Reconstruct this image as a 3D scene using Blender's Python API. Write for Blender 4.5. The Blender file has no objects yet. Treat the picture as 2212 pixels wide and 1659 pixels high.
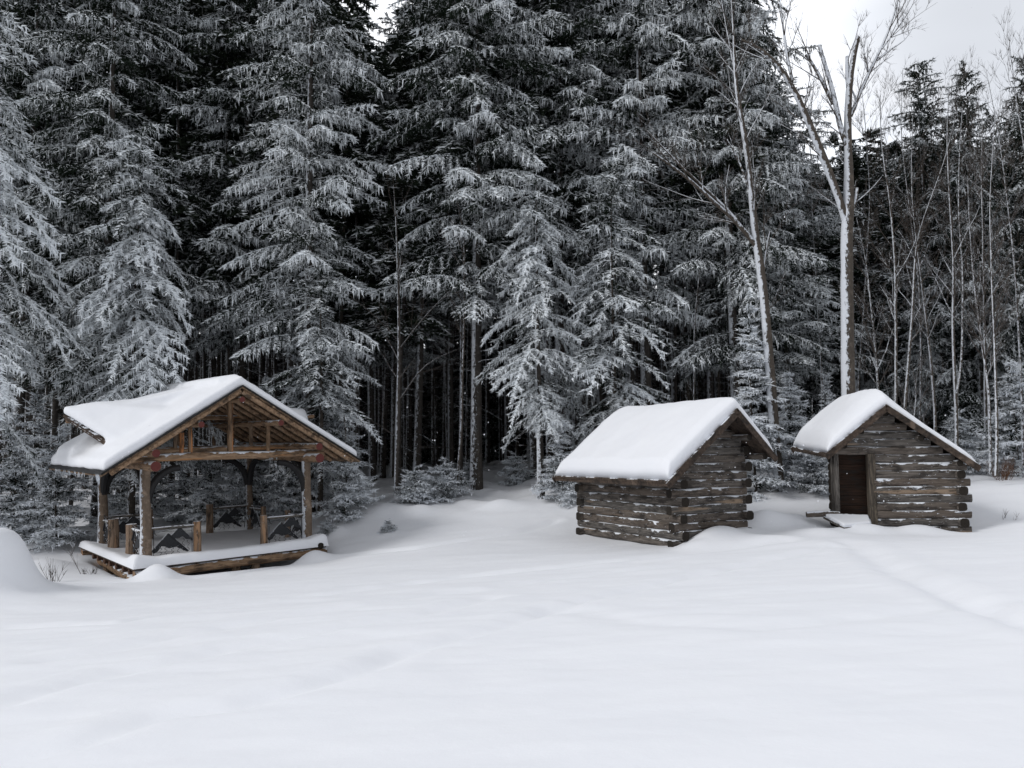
import bpy, math, random
import numpy as np
from mathutils import Vector, Matrix

C = bpy.context.scene
COL = C.collection
R = math.radians
F, CX, CY = 1839.0, 1106.0, 829.5          # focal length and centre in a 2212 x 1659 frame
PITCH, ROLL = 0.0800, 0.008

# ---------------------------------------------------------------- camera
cam = bpy.data.objects.new('camera', bpy.data.cameras.new('camera'))
COL.objects.link(cam)
cam.data.sensor_width = 36
cam.data.lens = 36 * F / 2212
cam.data.clip_start = 0.05
cam.data.clip_end = 2000
CAMM = Matrix.Rotation(math.pi / 2 + PITCH, 3, 'X') @ Matrix.Rotation(-ROLL, 3, 'Z')
cam.matrix_world = CAMM.to_4x4()
C.camera = cam

# ---------------------------------------------------------------- world: overcast sky
world = bpy.data.worlds.new('World')
C.world = world
world.use_nodes = True
nt = world.node_tree
nt.nodes.clear()
N = nt.nodes.new
out = N('ShaderNodeOutputWorld'); bg = N('ShaderNodeBackground')
sky = N('ShaderNodeTexSky'); sky.sky_type = 'NISHITA'; sky.sun_disc = False
SUN_EL, SUN_AZ = R(37), R(-112)              # azimuth measured from +Y towards +X
sky.sun_elevation = SUN_EL; sky.sun_rotation = SUN_AZ
bg.inputs['Strength'].default_value = 0.1
tc = N('ShaderNodeTexCoord')
mp = N('ShaderNodeMapping'); mp.inputs['Scale'].default_value = (1.1, 1.1, 3.2); mp.inputs['Location'].default_value = (0.35, 0.2, 0.1)
nz = N('ShaderNodeTexNoise'); nz.inputs['Scale'].default_value = 1.5; nz.inputs['Detail'].default_value = 4
rp = N('ShaderNodeValToRGB')
rp.color_ramp.elements[0].position = 0.36; rp.color_ramp.elements[0].color = (9.3, 9.6, 10.2, 1)
rp.color_ramp.elements[1].position = 0.52; rp.color_ramp.elements[1].color = (11.6, 11.7, 12.0, 1)
mix = N('ShaderNodeMixRGB'); mix.inputs[0].default_value = 0.9
L = nt.links.new
L(tc.outputs['Generated'], mp.inputs[0]); L(mp.outputs[0], nz.inputs['Vector']); L(nz.outputs[0], rp.inputs[0])
def wdot(v):
    d = N('ShaderNodeVectorMath'); d.operation = 'DOT_PRODUCT'; d.inputs[1].default_value = Vector(v).normalized(); L(tc.outputs['Generated'], d.inputs[0]); return d.outputs['Value']
def wmap(src, a, b, c, d):
    m = N('ShaderNodeMapRange'); m.interpolation_type = 'SMOOTHSTEP'
    for i, v in zip((1, 2, 3, 4), (a, b, c, d)): m.inputs[i].default_value = v
    L(src, m.inputs[0]); return m.outputs[0]
def wmul(a, b):
    m = N('ShaderNodeMath'); m.operation = 'MULTIPLY'; L(a, m.inputs[0]); L(b, m.inputs[1]); return m.outputs[0]
bright = wmap(wdot((.45, .8, .40)), .45, .95, .60, 1.32)          # thinner cloud over the forest on the right
_cd = CAMM @ Vector(((2150 - CX) / F, -(60 - CY) / F, -1.0))
_ad = N('ShaderNodeMath'); _ad.operation = 'MULTIPLY_ADD'; L(nz.outputs[0], _ad.inputs[0]); _ad.inputs[1].default_value = .02; L(wdot(_cd), _ad.inputs[2])
dark = wmap(_ad.outputs[0], .990, 1.010, 1.0, .60)               # one greyer cloud
vm = N('ShaderNodeVectorMath'); vm.operation = 'SCALE'; L(rp.outputs[0], vm.inputs[0]); L(wmul(bright, dark), vm.inputs['Scale'])
L(sky.outputs[0], mix.inputs[1]); L(vm.outputs[0], mix.inputs[2]); L(mix.outputs[0], bg.inputs[0]); L(bg.outputs[0], out.inputs[0])

# ---------------------------------------------------------------- veiled sun
sl = bpy.data.lights.new('sun', 'SUN'); sl.energy = 1.5; sl.angle = R(18); sl.color = (1, 0.985, 0.97)
so = bpy.data.objects.new('sun', sl); COL.objects.link(so)
sd = Vector((math.sin(SUN_AZ) * math.cos(SUN_EL), math.cos(SUN_AZ) * math.cos(SUN_EL), math.sin(SUN_EL)))
so.rotation_euler = sd.to_track_quat('Z', 'Y').to_euler()
so.location = (20, 20, 40)
C.view_settings.view_transform = 'Standard'; C.view_settings.look = 'None'
C.view_settings.exposure = 0.02; C.view_settings.gamma = 1
C.render.engine = 'CYCLES'
C.cycles.max_bounces = 5; C.cycles.diffuse_bounces = 3; C.cycles.glossy_bounces = 1

# ---------------------------------------------------------------- helpers
def at(px, py, Y):
    d = CAMM @ Vector(((px - CX) / F, -(py - CY) / F, -1.0))
    return d * (Y / d.y)

def tag(o, label=None, cat=None, group=None, kind=None):
    if label: o['label'] = label
    if cat: o['category'] = cat
    if group: o['group'] = group
    if kind: o['kind'] = kind
    return o

def empty(name, loc=(0, 0, 0), rot=(0, 0, 0), parent=None):
    o = bpy.data.objects.new(name, None); COL.objects.link(o)
    o.location = loc; o.rotation_euler = rot; o.parent = parent
    o.empty_display_size = 0.2
    return o

def link_mesh(name, me, parent=None, loc=None):
    o = bpy.data.objects.new(name, me); COL.objects.link(o)
    o.parent = parent
    if loc is not None: o.location = loc
    return o

def fast_mesh(name, V, Fc, mats, frost=None, matidx=None, smooth=False):
    """V (n,3), Fc (m,k) index array or list of ragged faces"""
    me = bpy.data.meshes.new(name)
    if isinstance(Fc, np.ndarray):
        n, (m, k) = len(V), Fc.shape
        me.vertices.add(n); me.vertices.foreach_set('co', np.ascontiguousarray(V, dtype=np.float32).ravel())
        me.loops.add(m * k); me.loops.foreach_set('vertex_index', Fc.astype(np.int32).ravel())
        me.polygons.add(m); me.polygons.foreach_set('loop_start', np.arange(0, m * k, k, dtype=np.int32))
        me.update(calc_edges=True)
    else:
        me.from_pydata([tuple(v) for v in V], [], Fc); me.update()
    for mt in (mats if isinstance(mats, (list, tuple)) else [mats]): me.materials.append(mt)
    if matidx is not None: me.polygons.foreach_set('material_index', np.array(matidx, dtype=np.int32))
    me.polygons.foreach_set('use_smooth', np.full(len(me.polygons), smooth))
    if frost is not None:
        a = me.attributes.new('frost', 'FLOAT', 'POINT'); a.data.foreach_set('value', frost.astype(np.float32))
    return me

def fade(t): return t * t * (3 - 2 * t)
def vnoise(x, y, seed=0):
    x = np.asarray(x, float); y = np.asarray(y, float)
    xi = np.floor(x).astype(np.int64); yi = np.floor(y).astype(np.int64)
    xf = fade(x - xi); yf = fade(y - yi)
    def h(a, b):
        n = (a * 374761393 + b * 668265263 + seed * 974634777) & 0xffffffff
        n = ((n ^ (n >> 13)) * 1274126177) & 0xffffffff
        return ((n ^ (n >> 16)) & 0xffff) / 65535.0
    return (h(xi, yi) * (1 - xf) + h(xi + 1, yi) * xf) * (1 - yf) + (h(xi, yi + 1) * (1 - xf) + h(xi + 1, yi + 1) * xf) * yf
def fbm(x, y, seed=0, o=3):
    s = 0; a = 1; t = 0
    for i in range(o):
        s = s + a * (vnoise(x, y, seed + i * 17) - .5); t += a; a *= .5; x = x * 2.03; y = y * 2.03
    return s / t

class MB:
    """collects tubes, boxes and prisms; build() links them as one mesh"""
    def __init__(s): s.V = []; s.Fc = []; s.M = []; s.n = 0
    def add(s, V, Fc, m=0):
        s.V.extend(V); s.Fc.extend([tuple(i + s.n for i in f) for f in Fc])
        s.M.extend(m if isinstance(m, list) else [m] * len(Fc)); s.n += len(V)
    def tube(s, pts, rad, sides=8, m=0, cap=True, mcap=None, sq=1.0, jit=0, rng=random):
        pts = [Vector(p) for p in pts]
        if not hasattr(rad, '__len__'): rad = [rad] * len(pts)
        V = []; Fc = []; ms = []
        up = None
        for i, p in enumerate(pts):
            d = (pts[min(i + 1, len(pts) - 1)] - pts[max(i - 1, 0)]).normalized()
            if up is None:
                up = Vector((0, 0, 1)) if abs(d.z) < .9 else Vector((0, 1, 0))
            a = d.cross(up)
            if a.length < 1e-4: a = d.orthogonal()
            a.normalize(); b = a.cross(d).normalized(); up = b
            for k in range(sides):
                t = 2 * math.pi * (k + .5) / sides
                c, sn = math.cos(t), math.sin(t)
                if sq != 1.0:
                    c = math.copysign(abs(c) ** sq, c); sn = math.copysign(abs(sn) ** sq, sn)
                rr = rad[i] * (1 + (rng.uniform(-jit, jit) if jit else 0))
                V.append(p + a * c * rr + b * sn * rr)
        for i in range(len(pts) - 1):
            for k in range(sides):
                k2 = (k + 1) % sides
                Fc.append((i * sides + k, i * sides + k2, (i + 1) * sides + k2, (i + 1) * sides + k)); ms.append(m)
        if cap:
            Fc.append(tuple(range(sides - 1, -1, -1))); Fc.append(tuple((len(pts) - 1) * sides + k for k in range(sides)))
            ms += [m if mcap is None else mcap] * 2
        s.add(V, Fc, ms)
    def log(s, p0, p1, r, m=0, mcap=None, sides=12, sq=.8, seg=.22, jit=.05, bend=.012, rng=random, taper=0):
        p0 = Vector(p0); p1 = Vector(p1); n = max(2, int((p1 - p0).length / seg))
        ph = rng.uniform(0, 6.3); pts = []; rr = []
        for i in range(n + 1):
            t = i / n; q = p0.lerp(p1, t)
            q = q + Vector((math.sin(ph + t * 5) * bend, math.cos(ph * 2 + t * 4) * bend, math.sin(ph * 3 + t * 6) * bend))
            pts.append(q); rr.append(r * (1 - taper * t) * (1 + .05 * math.sin(ph + 9 * t) + rng.uniform(-.02, .02)))
        s.tube(pts, rr, sides, m, True, mcap, sq, jit, rng)
    def box(s, a, b, m=0):
        x0, y0, z0 = a; x1, y1, z1 = b
        V = [(x0, y0, z0), (x1, y0, z0), (x1, y1, z0), (x0, y1, z0), (x0, y0, z1), (x1, y0, z1), (x1, y1, z1), (x0, y1, z1)]
        s.add([Vector(v) for v in V], [(0, 3, 2, 1), (4, 5, 6, 7), (0, 1, 5, 4), (1, 2, 6, 5), (2, 3, 7, 6), (3, 0, 4, 7)], m)
    def prism(s, poly, ext, m=0):
        """closed prism: polygon poly swept by vector ext"""
        n = len(poly); e = Vector(ext); P = [Vector(p) for p in poly]
        V = P + [p + e for p in P]
        Fc = [tuple(range(n - 1, -1, -1)), tuple(range(n, 2 * n))] + [(i, (i + 1) % n, n + (i + 1) % n, n + i) for i in range(n)]
        s.add(V, Fc, m)
    def plank(s, p0, p1, w, t, up, m=0):
        p0 = Vector(p0); p1 = Vector(p1); d = (p1 - p0).normalized(); u = Vector(up)
        a = d.cross(u).normalized(); b = a.cross(d).normalized()
        q = [p0 + a * w / 2 * i + b * t / 2 * j for i, j in ((-1, -1), (1, -1), (1, 1), (-1, 1))]
        s.prism(q, p1 - p0, m)
    def build(s, name, mats, parent=None, smooth=True):
        me = fast_mesh(name, s.V, s.Fc, mats, matidx=s.M, smooth=smooth)
        import bmesh as _b
        bm = _b.new(); bm.from_mesh(me); _b.ops.recalc_face_normals(bm, faces=bm.faces); bm.to_mesh(me); bm.free()
        if smooth: me.set_sharp_from_angle(angle=R(40))
        return link_mesh(name, me, parent)

# ---------------------------------------------------------------- materials
def newmat(name):
    m = bpy.data.materials.new(name); m.use_nodes = True
    t = m.node_tree; b = t.nodes['Principled BSDF']
    b.inputs['Specular IOR Level'].default_value = .25
    return m, t, b
def node(t, ty, **kw):
    n = t.nodes.new(ty)
    for k, v in kw.items():
        if k in n.inputs: n.inputs[k].default_value = v
        else: setattr(n, k, v)
    return n
def math_n(t, op, a, b=None, clamp=False):
    n = t.nodes.new('ShaderNodeMath'); n.operation = op; n.use_clamp = clamp
    for i, v in enumerate((a, b)):
        if v is None: continue
        if isinstance(v, (int, float)): n.inputs[i].default_value = v
        else: t.links.new(v, n.inputs[i])
    return n.outputs[0]
def ramp(t, src, stops):
    r = t.nodes.new('ShaderNodeValToRGB')
    while len(r.color_ramp.elements) < len(stops): r.color_ramp.elements.new(.5)
    for e, (p, c) in zip(r.color_ramp.elements, stops):
        e.position = p; e.color = (*c, 1) if len(c) == 3 else c
    t.links.new(src, r.inputs[0]); return r.outputs[0]
def mixc(t, f, a, b):
    n = t.nodes.new('ShaderNodeMixRGB')
    for i, v in enumerate((f, a, b)):
        if isinstance(v, (int, float)): n.inputs[i].default_value = v
        elif isinstance(v, tuple): n.inputs[i].default_value = (*v, 1)
        else: t.links.new(v, n.inputs[i])
    return n.outputs[0]
def objcoord(t, scale):
    tcn = t.nodes.new('ShaderNodeTexCoord'); mpn = t.nodes.new('ShaderNodeMapping'); mpn.inputs['Scale'].default_value = scale
    t.links.new(tcn.outputs['Object'], mpn.inputs[0]); return mpn.outputs[0]
def noise(t, vec, scale, detail=3, rough=.5):
    n = node(t, 'ShaderNodeTexNoise'); n.inputs['Scale'].default_value = scale; n.inputs['Detail'].default_value = detail
    n.inputs['Roughness'].default_value = rough
    t.links.new(vec, n.inputs['Vector']); return n.outputs[0]
def bump(t, b, h, strength, dist):
    n = t.nodes.new('ShaderNodeBump'); n.inputs['Strength'].default_value = strength; n.inputs['Distance'].default_value = dist
    t.links.new(h, n.inputs['Height']); t.links.new(n.outputs[0], b.inputs['Normal'])
def dotn(t, v):
    g = t.nodes.new('ShaderNodeNewGeometry'); d = t.nodes.new('ShaderNodeVectorMath'); d.operation = 'DOT_PRODUCT'
    vv = Vector(v).normalized(); d.inputs[1].default_value = vv
    t.links.new(g.outputs['Normal'], d.inputs[0]); return d.outputs['Value']

SNOWC = (.80, .825, .87)
def mat_snow(name='snow', fine=.35):
    m, t, b = newmat(name)
    v = objcoord(t, (1, 1, 1))
    n1 = noise(t, v, 60, 3, .6); n2 = noise(t, v, 1.4, 4, .5)
    t.links.new(mixc(t, n2, (.785, .805, .85), (.825, .84, .875)), b.inputs['Base Color'])
    b.inputs['Roughness'].default_value = .75
    n3 = noise(t, v, 7, 4, .55)
    h = math_n(t, 'ADD', math_n(t, 'MULTIPLY', n1, .12), math_n(t, 'MULTIPLY', n3, .8))
    bump(t, b, h, fine, .02)
    return m
SNOW = mat_snow()
SNOWROOF = mat_snow('roof_snow', .2)

def mat_needles(name, amt, dark=(.013, .020, .013), white=(.77, .81, .845)):
    m, t, b = newmat(name)
    a = t.nodes.new('ShaderNodeAttribute'); a.attribute_name = 'frost'
    up = dotn(t, (-.2, -.35, .9))
    f = math_n(t, 'ADD', math_n(t, 'MULTIPLY', up, .75), a.outputs['Fac'])
    f = math_n(t, 'ADD', f, amt - 1.0)
    v = objcoord(t, (1, 1, 1))
    f = math_n(t, 'ADD', f, math_n(t, 'MULTIPLY', math_n(t, 'SUBTRACT', noise(t, v, .9, 3), .5), 1.7))
    f = math_n(t, 'ADD', f, math_n(t, 'MULTIPLY', math_n(t, 'SUBTRACT', noise(t, v, 6, 2), .5), 1.1))
    fr = ramp(t, f, [(.36, (0, 0, 0)), (.84, (1, 1, 1))])
    t.links.new(mixc(t, fr, dark, white), b.inputs['Base Color'])
    b.inputs['Roughness'].default_value = .9; b.inputs['Specular IOR Level'].default_value = .08
    return m
NEED_H = mat_needles('needles_heavy_frost', 1.18)
NEED_M = mat_needles('needles_frost', .98)
NEED_L = mat_needles('needles_light_frost', .80)
NEED_F = mat_needles('needles_far_frost', .52)
NEED_Y = mat_needles('young_needles_frost', 1.28, white=(.78, .82, .87))
NEED_D = mat_needles('needles_dark', .34, dark=(.016, .022, .014))

def mat_bark(name, cover, col=(.10, .085, .07), col2=(.045, .038, .033), wdir=(-.8, -.45, .3), scale=1.0):
    m, t, b = newmat(name)
    v = objcoord(t, (1, 1, .35))
    n1 = noise(t, v, 22 * scale, 4, .65); n2 = noise(t, objcoord(t, (1, 1, 1)), 5 * scale, 4, .7)
    base = mixc(t, n1, col2, col)
    base = mixc(t, ramp(t, n2, [(.5, (0, 0, 0)), (.75, (1, 1, 1))]), base, tuple(c * 1.5 for c in col))
    d = dotn(t, wdir)
    f = math_n(t, 'ADD', d, math_n(t, 'MULTIPLY', math_n(t, 'SUBTRACT', noise(t, objcoord(t, (1, 1, .6)), 14 * scale, 4, .75), .5), 1.9))
    f = math_n(t, 'ADD', f, math_n(t, 'MULTIPLY', math_n(t, 'SUBTRACT', n2, .5), .9))
    fr = ramp(t, f, [(max(0, 1 - cover), (0, 0, 0)), (min(1, 1.12 - cover), (1, 1, 1))])
    t.links.new(mixc(t, fr, base, (.64, .67, .72)), b.inputs['Base Color'])
    b.inputs['Roughness'].default_value = .9
    bump(t, b, math_n(t, 'ADD', n1, fr), .9, .03)
    return m
BARK_SNOW = mat_bark('bark_windblown_snow', .50, wdir=(-.95, -.28, .1), col=(.10, .083, .068), col2=(.04, .034, .029))
BARK_THIN = mat_bark('thin_bark_snow', .44, scale=1.5, wdir=(-.85, -.25, .45))
BARK_LIMB = mat_bark('limb_bark_snow', .82, wdir=(-.35, -.35, .85), col=(.10, .083, .068), col2=(.04, .034, .029))
BARK_TWIG = mat_bark('twig_bark_snow', .34, col=(.085, .07, .06), col2=(.045, .038, .034), scale=1.5, wdir=(-.4, -.2, .9))
BARK_IN = mat_bark('spruce_bark_specks', .34, col=(.075, .066, .058), col2=(.03, .026, .024), scale=1.2)
BARK_DARK = mat_bark('spruce_bark', .16, col=(.07, .06, .05), col2=(.028, .024, .02))

def mat_wood(name, cA, cB, cC, axis='X', snow=.35, patch=(.24, .19, .14), rough_snow=1.0, bumps=.7, patch_at=.66, flake=0.0, grain=30, rowh=0):
    """weathered log: streaks along `axis`, paler stripped patches, snow lying on upward faces"""
    m, t, b = newmat(name)
    sc = {'X': (.08, 1, 1), 'Y': (1, .08, 1), 'Z': (1, 1, .08), 'N': (.5, .5, .5)}[axis]
    sc2 = {'X': (.3, 1, 1), 'Y': (1, .3, 1), 'Z': (1, 1, .3), 'N': (.7, .7, .7)}[axis]
    n1 = noise(t, objcoord(t, sc), grain, 5, .65)
    n2 = noise(t, objcoord(t, sc2), 7, 5, .7)
    n3 = noise(t, objcoord(t, sc), 5.5, 2, .5)
    base = ramp(t, n1, [(.3, cA), (.5, cB), (.72, cC)])
    base = mixc(t, ramp(t, n3, [(patch_at, (0, 0, 0)), (patch_at + .05, (1, 1, 1))]), base, patch)
    if rowh:
        sx = t.nodes.new('ShaderNodeSeparateXYZ'); tcn = t.nodes.new('ShaderNodeTexCoord'); t.links.new(tcn.outputs['Object'], sx.inputs[0])
        wn = t.nodes.new('ShaderNodeTexWhiteNoise'); wn.noise_dimensions = '1D'
        t.links.new(math_n(t, 'FLOOR', math_n(t, 'DIVIDE', sx.outputs[2], rowh)), wn.inputs['W'])
        base = mixc(t, math_n(t, 'MULTIPLY', ramp(t, wn.outputs['Value'], [(.35, (0, 0, 0)), (1, (1, 1, 1))]), .42), base, mixc(t, n1, (.07, .048, .034), (.24, .17, .12)))
        base = mixc(t, math_n(t, 'MULTIPLY', ramp(t, wn.outputs['Color'], [(.5, (0, 0, 0)), (1, (1, 1, 1))]), .45), base, (.04, .036, .033))
    dk = ramp(t, n2, [(.38, (1, 1, 1)), (.50, (0, 0, 0))])
    base = mixc(t, math_n(t, 'MULTIPLY', dk, .75), base, (.014, .012, .011))
    up = dotn(t, (-.1, -.25, 1))
    n4 = noise(t, objcoord(t, sc2), 16, 4, .7)
    f = math_n(t, 'ADD', up, math_n(t, 'MULTIPLY', math_n(t, 'SUBTRACT', n4, .5), 1.6 * rough_snow))
    f = math_n(t, 'ADD', f, math_n(t, 'MULTIPLY', math_n(t, 'SUBTRACT', noise(t, objcoord(t, (1, 1, 1)), 2.1, 3), .5), 1.9))
    fr = ramp(t, f, [(max(0, .98 - snow), (0, 0, 0)), (max(.05, 1.06 - snow), (1, 1, 1))])
    if flake:
        fl = ramp(t, noise(t, objcoord(t, sc2), 26, 3, .8), [(.70 - flake, (0, 0, 0)), (.73 - flake, (1, 1, 1))])
        fr = math_n(t, 'MAXIMUM', fr, fl)
    t.links.new(mixc(t, fr, base, (.74, .77, .82)), b.inputs['Base Color'])
    b.inputs['Roughness'].default_value = .85
    bump(t, b, math_n(t, 'ADD', math_n(t, 'ADD', n1, n2), math_n(t, 'MULTIPLY', fr, .8)), bumps, .012)
    return m
GREY = ((.036, .033, .031), (.098, .089, .081), (.205, .187, .168))
HUTX = mat_wood('hut_log_gable', *GREY, 'X', .24, flake=.045, rowh=.197, patch=(.28, .21, .15), patch_at=.62)
HUTY = mat_wood('hut_log_side', *GREY, 'Y', .24, patch=(.19, .15, .115), flake=.03, rowh=.197)
HUTEND, _t, _b = newmat('dark_log_end'); _b.inputs['Base Color'].default_value = (.012, .010, .009, 1); _b.inputs['Roughness'].default_value = .9
_v = objcoord(_t, (1, 1, 1)); _t.links.new(mixc(_t, noise(_t, _v, 30, 3), (.008, .007, .006), (.035, .028, .022)), _b.inputs['Base Color'])
HUTBOARD = mat_wood('hut_roof_board', (.025, .018, .014), (.06, .043, .033), (.10, .074, .056), 'N', .10, patch=(.12, .09, .07))
BROWN = ((.10, .06, .036), (.26, .17, .105), (.42, .29, .19))
GZX = mat_wood('gazebo_log_across', *BROWN, 'X', .30, patch=(.36, .19, .09), patch_at=.62)
GZY = mat_wood('gazebo_log_along', *BROWN, 'Y', .30, patch=(.30, .19, .12), patch_at=.64)
GZZ = mat_wood('gazebo_post_wood', (.08, .055, .04), (.19, .135, .095), (.30, .22, .155), 'Z', .10, patch=(.30, .16, .08), patch_at=.66)
GZR = mat_wood('gazebo_rafter_wood', *BROWN, 'N', -.2, patch=(.28, .20, .14), patch_at=.62)
GZB = mat_wood('gazebo_roof_board', (.07, .045, .03), (.17, .115, .075), (.30, .21, .13), 'Y', -.2, patch=(.36, .27, .18))
def mat_plain(name, c1, c2, rough=.7, scale=20):
    m, t, b = newmat(name); v = objcoord(t, (1, 1, 1))
    n = noise(t, v, scale, 4, .6)
    t.links.new(mixc(t, n, c1, c2), b.inputs['Base Color']); b.inputs['Roughness'].default_value = rough
    bump(t, b, n, .4, .008)
    return m
RED = mat_plain('red_end_paint', (.085, .022, .019), (.125, .033, .028), .7)
BLACK = mat_plain('black_stained_wood', (.010, .010, .011), (.022, .021, .022), .6)
METAL = mat_plain('dark_sheet_metal', (.012, .013, .015), (.035, .037, .042), .55)
DOORW = mat_wood('door_dark_wood', (.010, .005, .003), (.020, .010, .006), (.038, .020, .012), 'X', -.9, patch=(.026, .013, .008))
ICE, _t, _b = newmat('ice'); _b.inputs['Base Color'].default_value = (.75, .8, .86, 1); _b.inputs['Roughness'].default_value = .2; _b.inputs['Transmission Weight'].default_value = .5
WIRE = mat_bark('railing_wire', .85, col=(.04, .04, .045), col2=(.02, .02, .022), wdir=(0, 0, 1), scale=2)
RAILM = mat_wood('rail_pole', (.05, .045, .04), (.10, .09, .08), (.16, .145, .13), 'N', .45)

# ---------------------------------------------------------------- terrain
ctrl = [(1106, 1659, 4.9, -1.75), (0, 1659, 4.9, -1.84), (2212, 1659, 4.9, -1.7)]
cp = [at(a, b, c) for a, b, c, _ in ctrl]
pts = [(p.x, p.y, z) for p, (_, _, _, z) in zip(cp, ctrl)]
pts += [(0, 0, -1.72), (-8, -6, -1.8), (8, -6, -1.65), (-4.5, 8, -2.08), (6, 10, -1.8), (0, 10, -1.95)]
for px, py, Y in [(1462, 1182, 20.0), (1257, 1151, 23.7), (1600, 1152, 20.9), (1812, 1150, 20.4), (1960, 1148, 21.2), (2080, 1148, 21.3), (2212, 1140, 20.6),
                  (290, 1250, 20.9), (450, 1238, 21.8), (705, 1200, 24.2), (1100, 1180, 22), (190, 1205, 25), (900, 1180, 22.6),
                  (905, 1080, 29), (1050, 1052, 31), (1050, 1012, 40), (60, 1180, 26), (790, 1092, 28), (1190, 1068, 28), (1650, 1053, 27),
                  (1750, 1047, 28), (2212, 1022, 30), (2060, 1035, 28), (0, 1285, 19), (1250, 1105, 26), (1700, 1095, 24.5), (2150, 1085, 24),
                  (500, 1115, 30), (300, 1130, 30)]:
    p = at(px, py, Y); pts.append((p.x, p.y, p.z))
pts += [(0, 60, -.6), (-30, 45, -1.4), (30, 45, -.4), (-45, 80, -.8), (45, 80, 0.0), (0, 110, -.3), (-30, 20, -3.1), (30, 18, -1.2), (-18, 45, -1.3), (16, 45, -.6)]
pts = np.array(pts)
def tps_fit(P, lam=.6):
    n = len(P); D = np.hypot(P[:, None, 0] - P[None, :, 0], P[:, None, 1] - P[None, :, 1])
    K = np.where(D > 0, D * D * np.log(D + 1e-9), 0) + lam * np.eye(n)
    A = np.zeros((n + 3, n + 3)); A[:n, :n] = K; A[:n, n] = 1; A[:n, n + 1:] = P[:, :2]; A[n, :n] = 1; A[n + 1:, :n] = P[:, :2].T
    return np.linalg.solve(A, np.r_[P[:, 2], 0, 0, 0])
TW = tps_fit(pts)
def base_h(x, y):
    x = np.asarray(x, float); y = np.asarray(y, float)
    r = TW[-3] + TW[-2] * x + TW[-1] * y
    for i, (a, b, _) in enumerate(pts):
        D = np.hypot(x - a, y - b) + 1e-9; r = r + TW[i] * D * D * np.log(D)
    return r
def on_ground(px, py):
    """point of the base terrain seen at a frame position"""
    d = CAMM @ Vector(((px - CX) / F, -(py - CY) / F, -1.0)); d /= d.y
    Y = 3.0
    while Y < 60:
        if d.z * Y < float(base_h(d.x * Y, Y)): break
        Y += .1
    return d.x * Y, Y
TRACKS = []
for pl, w, dp in [
    ([(0, 1637), (175, 1602), (350, 1547), (500, 1522), (650, 1487), (800, 1442), (880, 1402), (1106, 1342), (1246, 1297), (1386, 1267), (1536, 1237), (1656, 1212), (1806, 1180)], .22, .075),
    ([(0, 1522), (100, 1492), (280, 1442), (375, 1427), (500, 1397), (590, 1382), (700, 1362), (900, 1328), (1060, 1292)], .26, .065),
    ([(0, 1297), (150, 1272), (300, 1257), (500, 1242), (625, 1224), (750, 1202), (900, 1184), (1106, 1152), (1200, 1125)], .20, .09),
    ([(0, 1357), (250, 1347), (400, 1322), (700, 1282), (900, 1257), (1106, 1236), (1400, 1206), (1700, 1172)], .24, .07),
    ([(120, 1420), (500, 1350), (900, 1290), (1200, 1250), (1500, 1216)], .3, .05),
    ([(1831, 1172), (1886, 1202), (1956, 1242), (2056, 1282), (2156, 1317), (2300, 1370)], .32, .10),
    ([(1180, 1310), (1400, 1345), (1650, 1360), (1900, 1330), (2212, 1290)], .35, .04)]:
    q = [on_ground(*p) for p in pl]
    TRACKS.append((np.array(q), w, dp))
BUMPS = []   # x, y, sx, sy, rot, height
def gb(px, py, Y, sx, sy, h, rot=0):
    p = at(px, py, Y); BUMPS.append((p.x, p.y, sx, sy, rot, h))
gb(340, 1240, 20.8, .45, .35, .36); gb(672, 1200, 23.6, .5, .4, .32); # in front of the deck
gb(1550, 1160, 20.05, .75, .5, .36, R(27)); gb(1600, 1150, 20.9, .4, .5, .12); gb(1650, 1110, 21.6, .7, .5, .42); gb(1720, 1120, 22, .6, .5, .22)
gb(1500, 1175, 19.4, .45, .25, .10)
gb(1870, 1150, 20.7, .65, .28, .24); gb(1985, 1150, 20.9, .7, .3, .22); gb(1770, 1140, 20.3, .6, .5, .12); gb(1650, 1160, 19.6, .8, .4, .1)
gb(830, 1090, 27.5, .6, .5, .16); gb(760, 1080, 28, .9, .6, .14); gb(905, 1095, 27, .6, .4, .2); gb(1085, 1085, 27, .6, .4, .18); gb(990, 1055, 30, .7, .5, .25)
gb(1180, 1060, 29, .8, .6, .25); gb(720, 1115, 26, .4, .3, .2); gb(1750, 1050, 27, 1.2, .8, .3); gb(100, 1175, 23, .8, .8, .3)
_m = at(-40, 1140, 17.5)
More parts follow.
